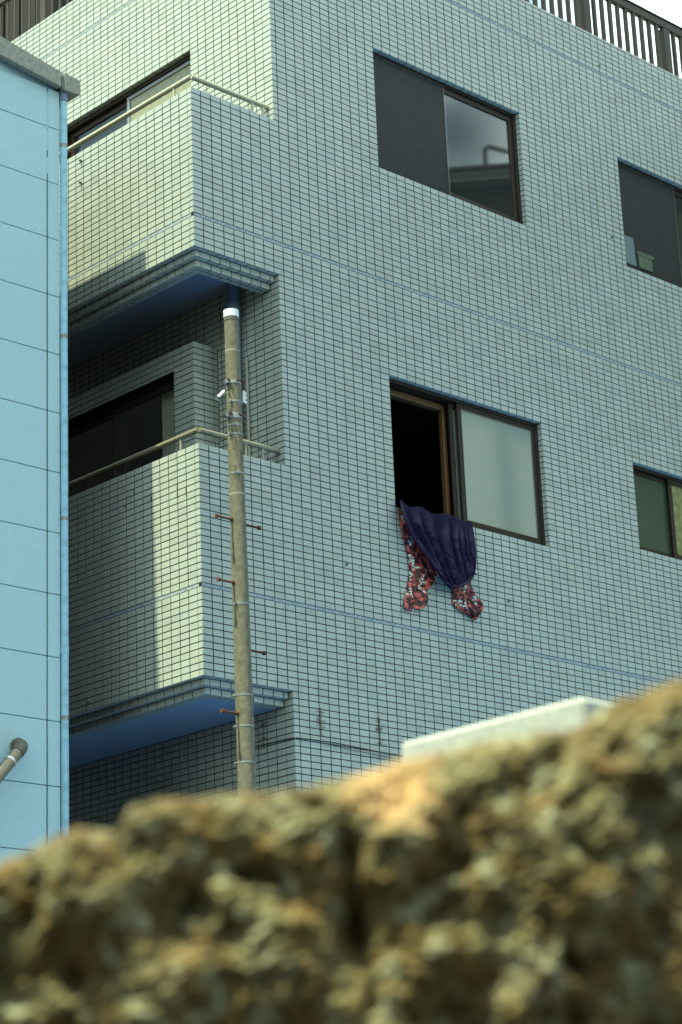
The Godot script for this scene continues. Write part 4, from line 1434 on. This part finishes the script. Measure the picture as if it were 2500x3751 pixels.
# ------------------------------------------------------------------ rock wall and white pillar
func rock_wall() -> void:
	var r := Vector3(0.719, 0, 0.695)
	var n := Vector3(-0.695, 0, 0.719)
	var base := CAM + Vector3(0.695, 0, -0.719) * 2.9
	var sil := [[-1.4, 0.40], [-0.9, 0.45], [-0.62, 0.475], [-0.50, 0.482], [-0.42, 0.492], [-0.381, 0.506], [-0.35, 0.512], [-0.304, 0.506], [-0.292, 0.520], [-0.283, 0.538], [-0.248, 0.546], [-0.19, 0.549], [-0.14, 0.556], [-0.06, 0.568], [0.009, 0.578], [0.067, 0.588], [0.147, 0.598], [0.198, 0.606], [0.300, 0.626], [0.33, 0.645], [0.366, 0.666], [0.439, 0.678], [0.6, 0.70], [0.9, 0.73], [1.4, 0.74]]
	var big := noise(5.5, 2, 101)
	var medium := noise(28.0, 3, 102)
	var fine := noise(72.0, 3, 103)
	var pit := noise(20.0, 1, 104, FastNoiseLite.TYPE_CELLULAR)
	pit.cellular_return_type = FastNoiseLite.RETURN_DISTANCE
	var cav := noise(7.0, 2, 105)
	var tint := noise(9.0, 4, 106)
	var tint2 := noise(22.0, 3, 107)
	var tint3 := noise(60.0, 3, 108)
	var ns := 520
	var nt := 380
	var st := mb()
	for i in ns + 1:
		var u := i / float(ns)
		var s := lerpf(-0.62, 0.62, u)
		if u < 0.06:
			s = lerpf(-1.4, -0.62 + 0.06 * 1.24, u / 0.06)
		elif u > 0.94:
			s = lerpf(0.62 - 0.06 * 1.24, 1.4, (u - 0.94) / 0.06)
		var top := 0.0
		for k in sil.size() - 1:
			if s >= sil[k][0] and s <= sil[k + 1][0]:
				top = lerpf(sil[k][1], sil[k + 1][1], (s - sil[k][0]) / (sil[k + 1][0] - sil[k][0]))
		for j in nt + 1:
			var t := j / float(nt)
			var h: float
			var d: float       # distance towards the camera
			var nr: Vector3
			if t < 0.08:
				h = lerpf(-1.64, 0.12, t / 0.08)
				d = 0.02
				nr = n
			elif t < 0.80:
				var q := (t - 0.08) / 0.72
				h = lerpf(0.12, top, sin(q * PI / 2 * 0.94) / sin(PI / 2 * 0.94))
				d = 0.02 + 0.085 * sin(minf(q / 0.66, 1.0) * PI / 2) - 0.09 * pow(maxf(q - 0.5, 0.0) / 0.5, 2.0)
				nr = (n + Vector3.UP * (-0.25 + 0.4 * q + 0.95 * pow(q, 6.0))).normalized()
			else:
				var q := (t - 0.80) / 0.20
				h = lerpf(top, top - 0.55, q * q)
				d = -0.06 - 0.42 * q
				nr = (Vector3.UP - n * q * 1.2).normalized()
			var p := base + r * s + Vector3.UP * h + n * d
			var c := cav.get_noise_3dv(p)
			var disp := 0.058 * big.get_noise_3dv(p) + 0.0115 * medium.get_noise_3dv(p) + 0.0095 * fine.get_noise_3dv(p)
			disp -= 0.035 * smoothstep(0.24, 0.62, c)
			disp -= 0.006 * smoothstep(0.45, 0.05, pit.get_noise_3dv(p) + 1.0) * smoothstep(-0.2, 0.2, medium.get_noise_3dv(p * 0.7))
			# one deep cleft between two lobes of the rock
			var cl := absf(s + 0.005 + 0.05 * (h - 0.45)) 
			disp -= 0.045 * exp(-pow(cl / 0.020, 2.0)) * smoothstep(0.30, 0.36, h) * smoothstep(0.56, 0.47, h)
			if t > 0.62:
				disp *= lerpf(1.0, 0.32, smoothstep(0.62, 0.78, t))
			p += nr * disp
			var a := tint.get_noise_3dv(p) + 0.45 * tint2.get_noise_3dv(p)
			var col := Color(0.150, 0.105, 0.038).lerp(Color(0.200, 0.175, 0.085), smoothstep(-0.18, 0.22, a))
			col = col.lerp(Color(0.20, 0.125, 0.045), smoothstep(0.2, 0.5, tint.get_noise_3dv(p * 1.3 + Vector3(9, 3, 1))))
			col = col.lerp(Color(0.36, 0.365, 0.24), smoothstep(0.2, 0.5, tint2.get_noise_3dv(p * 0.8 + Vector3(4, 8, 2))))
			col = col.lerp(Color(0.05, 0.032, 0.012), 0.7 * smoothstep(0.12, 0.45, tint2.get_noise_3dv(p * 0.6 + Vector3(1, 5, 7))))
			var orange := smoothstep(0.075, 0.03, Vector2(s - 0.055, (h - 0.54) * 0.8).length() + 0.03 * tint2.get_noise_3dv(p))
			col = col.lerp(Color(0.46, 0.30, 0.14), orange)
			var k2 := 1.0 + 0.42 * tint3.get_noise_3dv(p)
			st.set_color(Color(col.r * k2, col.g * k2, col.b * k2))
			st.set_uv(Vector2(s, h))
			st.set_smooth_group(0)
			st.add_vertex(p)
	for i in ns:
		for j in nt:
			var a := i * (nt + 1) + j
			for k in [a, a + 1, a + nt + 2, a, a + nt + 2, a + nt + 1]:
				st.add_index(k)
	st.generate_normals()
	var m := mat(Color.WHITE, 0.95)
	m.vertex_color_use_as_albedo = true
	tag(put(st, "rock_wall", m), "rough pitted brown and grey limestone rock filling the foreground", "rock")


func white_pillar() -> void:
	var p := thing("white_pillar", Vector3(-5.5, GROUND, 7.96), "white painted block just behind the rock, end in blue shade", "pillar")
	var st := mb()
	box(st, Vector3(-5.84, GROUND, 7.652), Vector3(-5.2, -7.168, 8.275), 0.012)
	put(st, "body", M.white_paint, p)
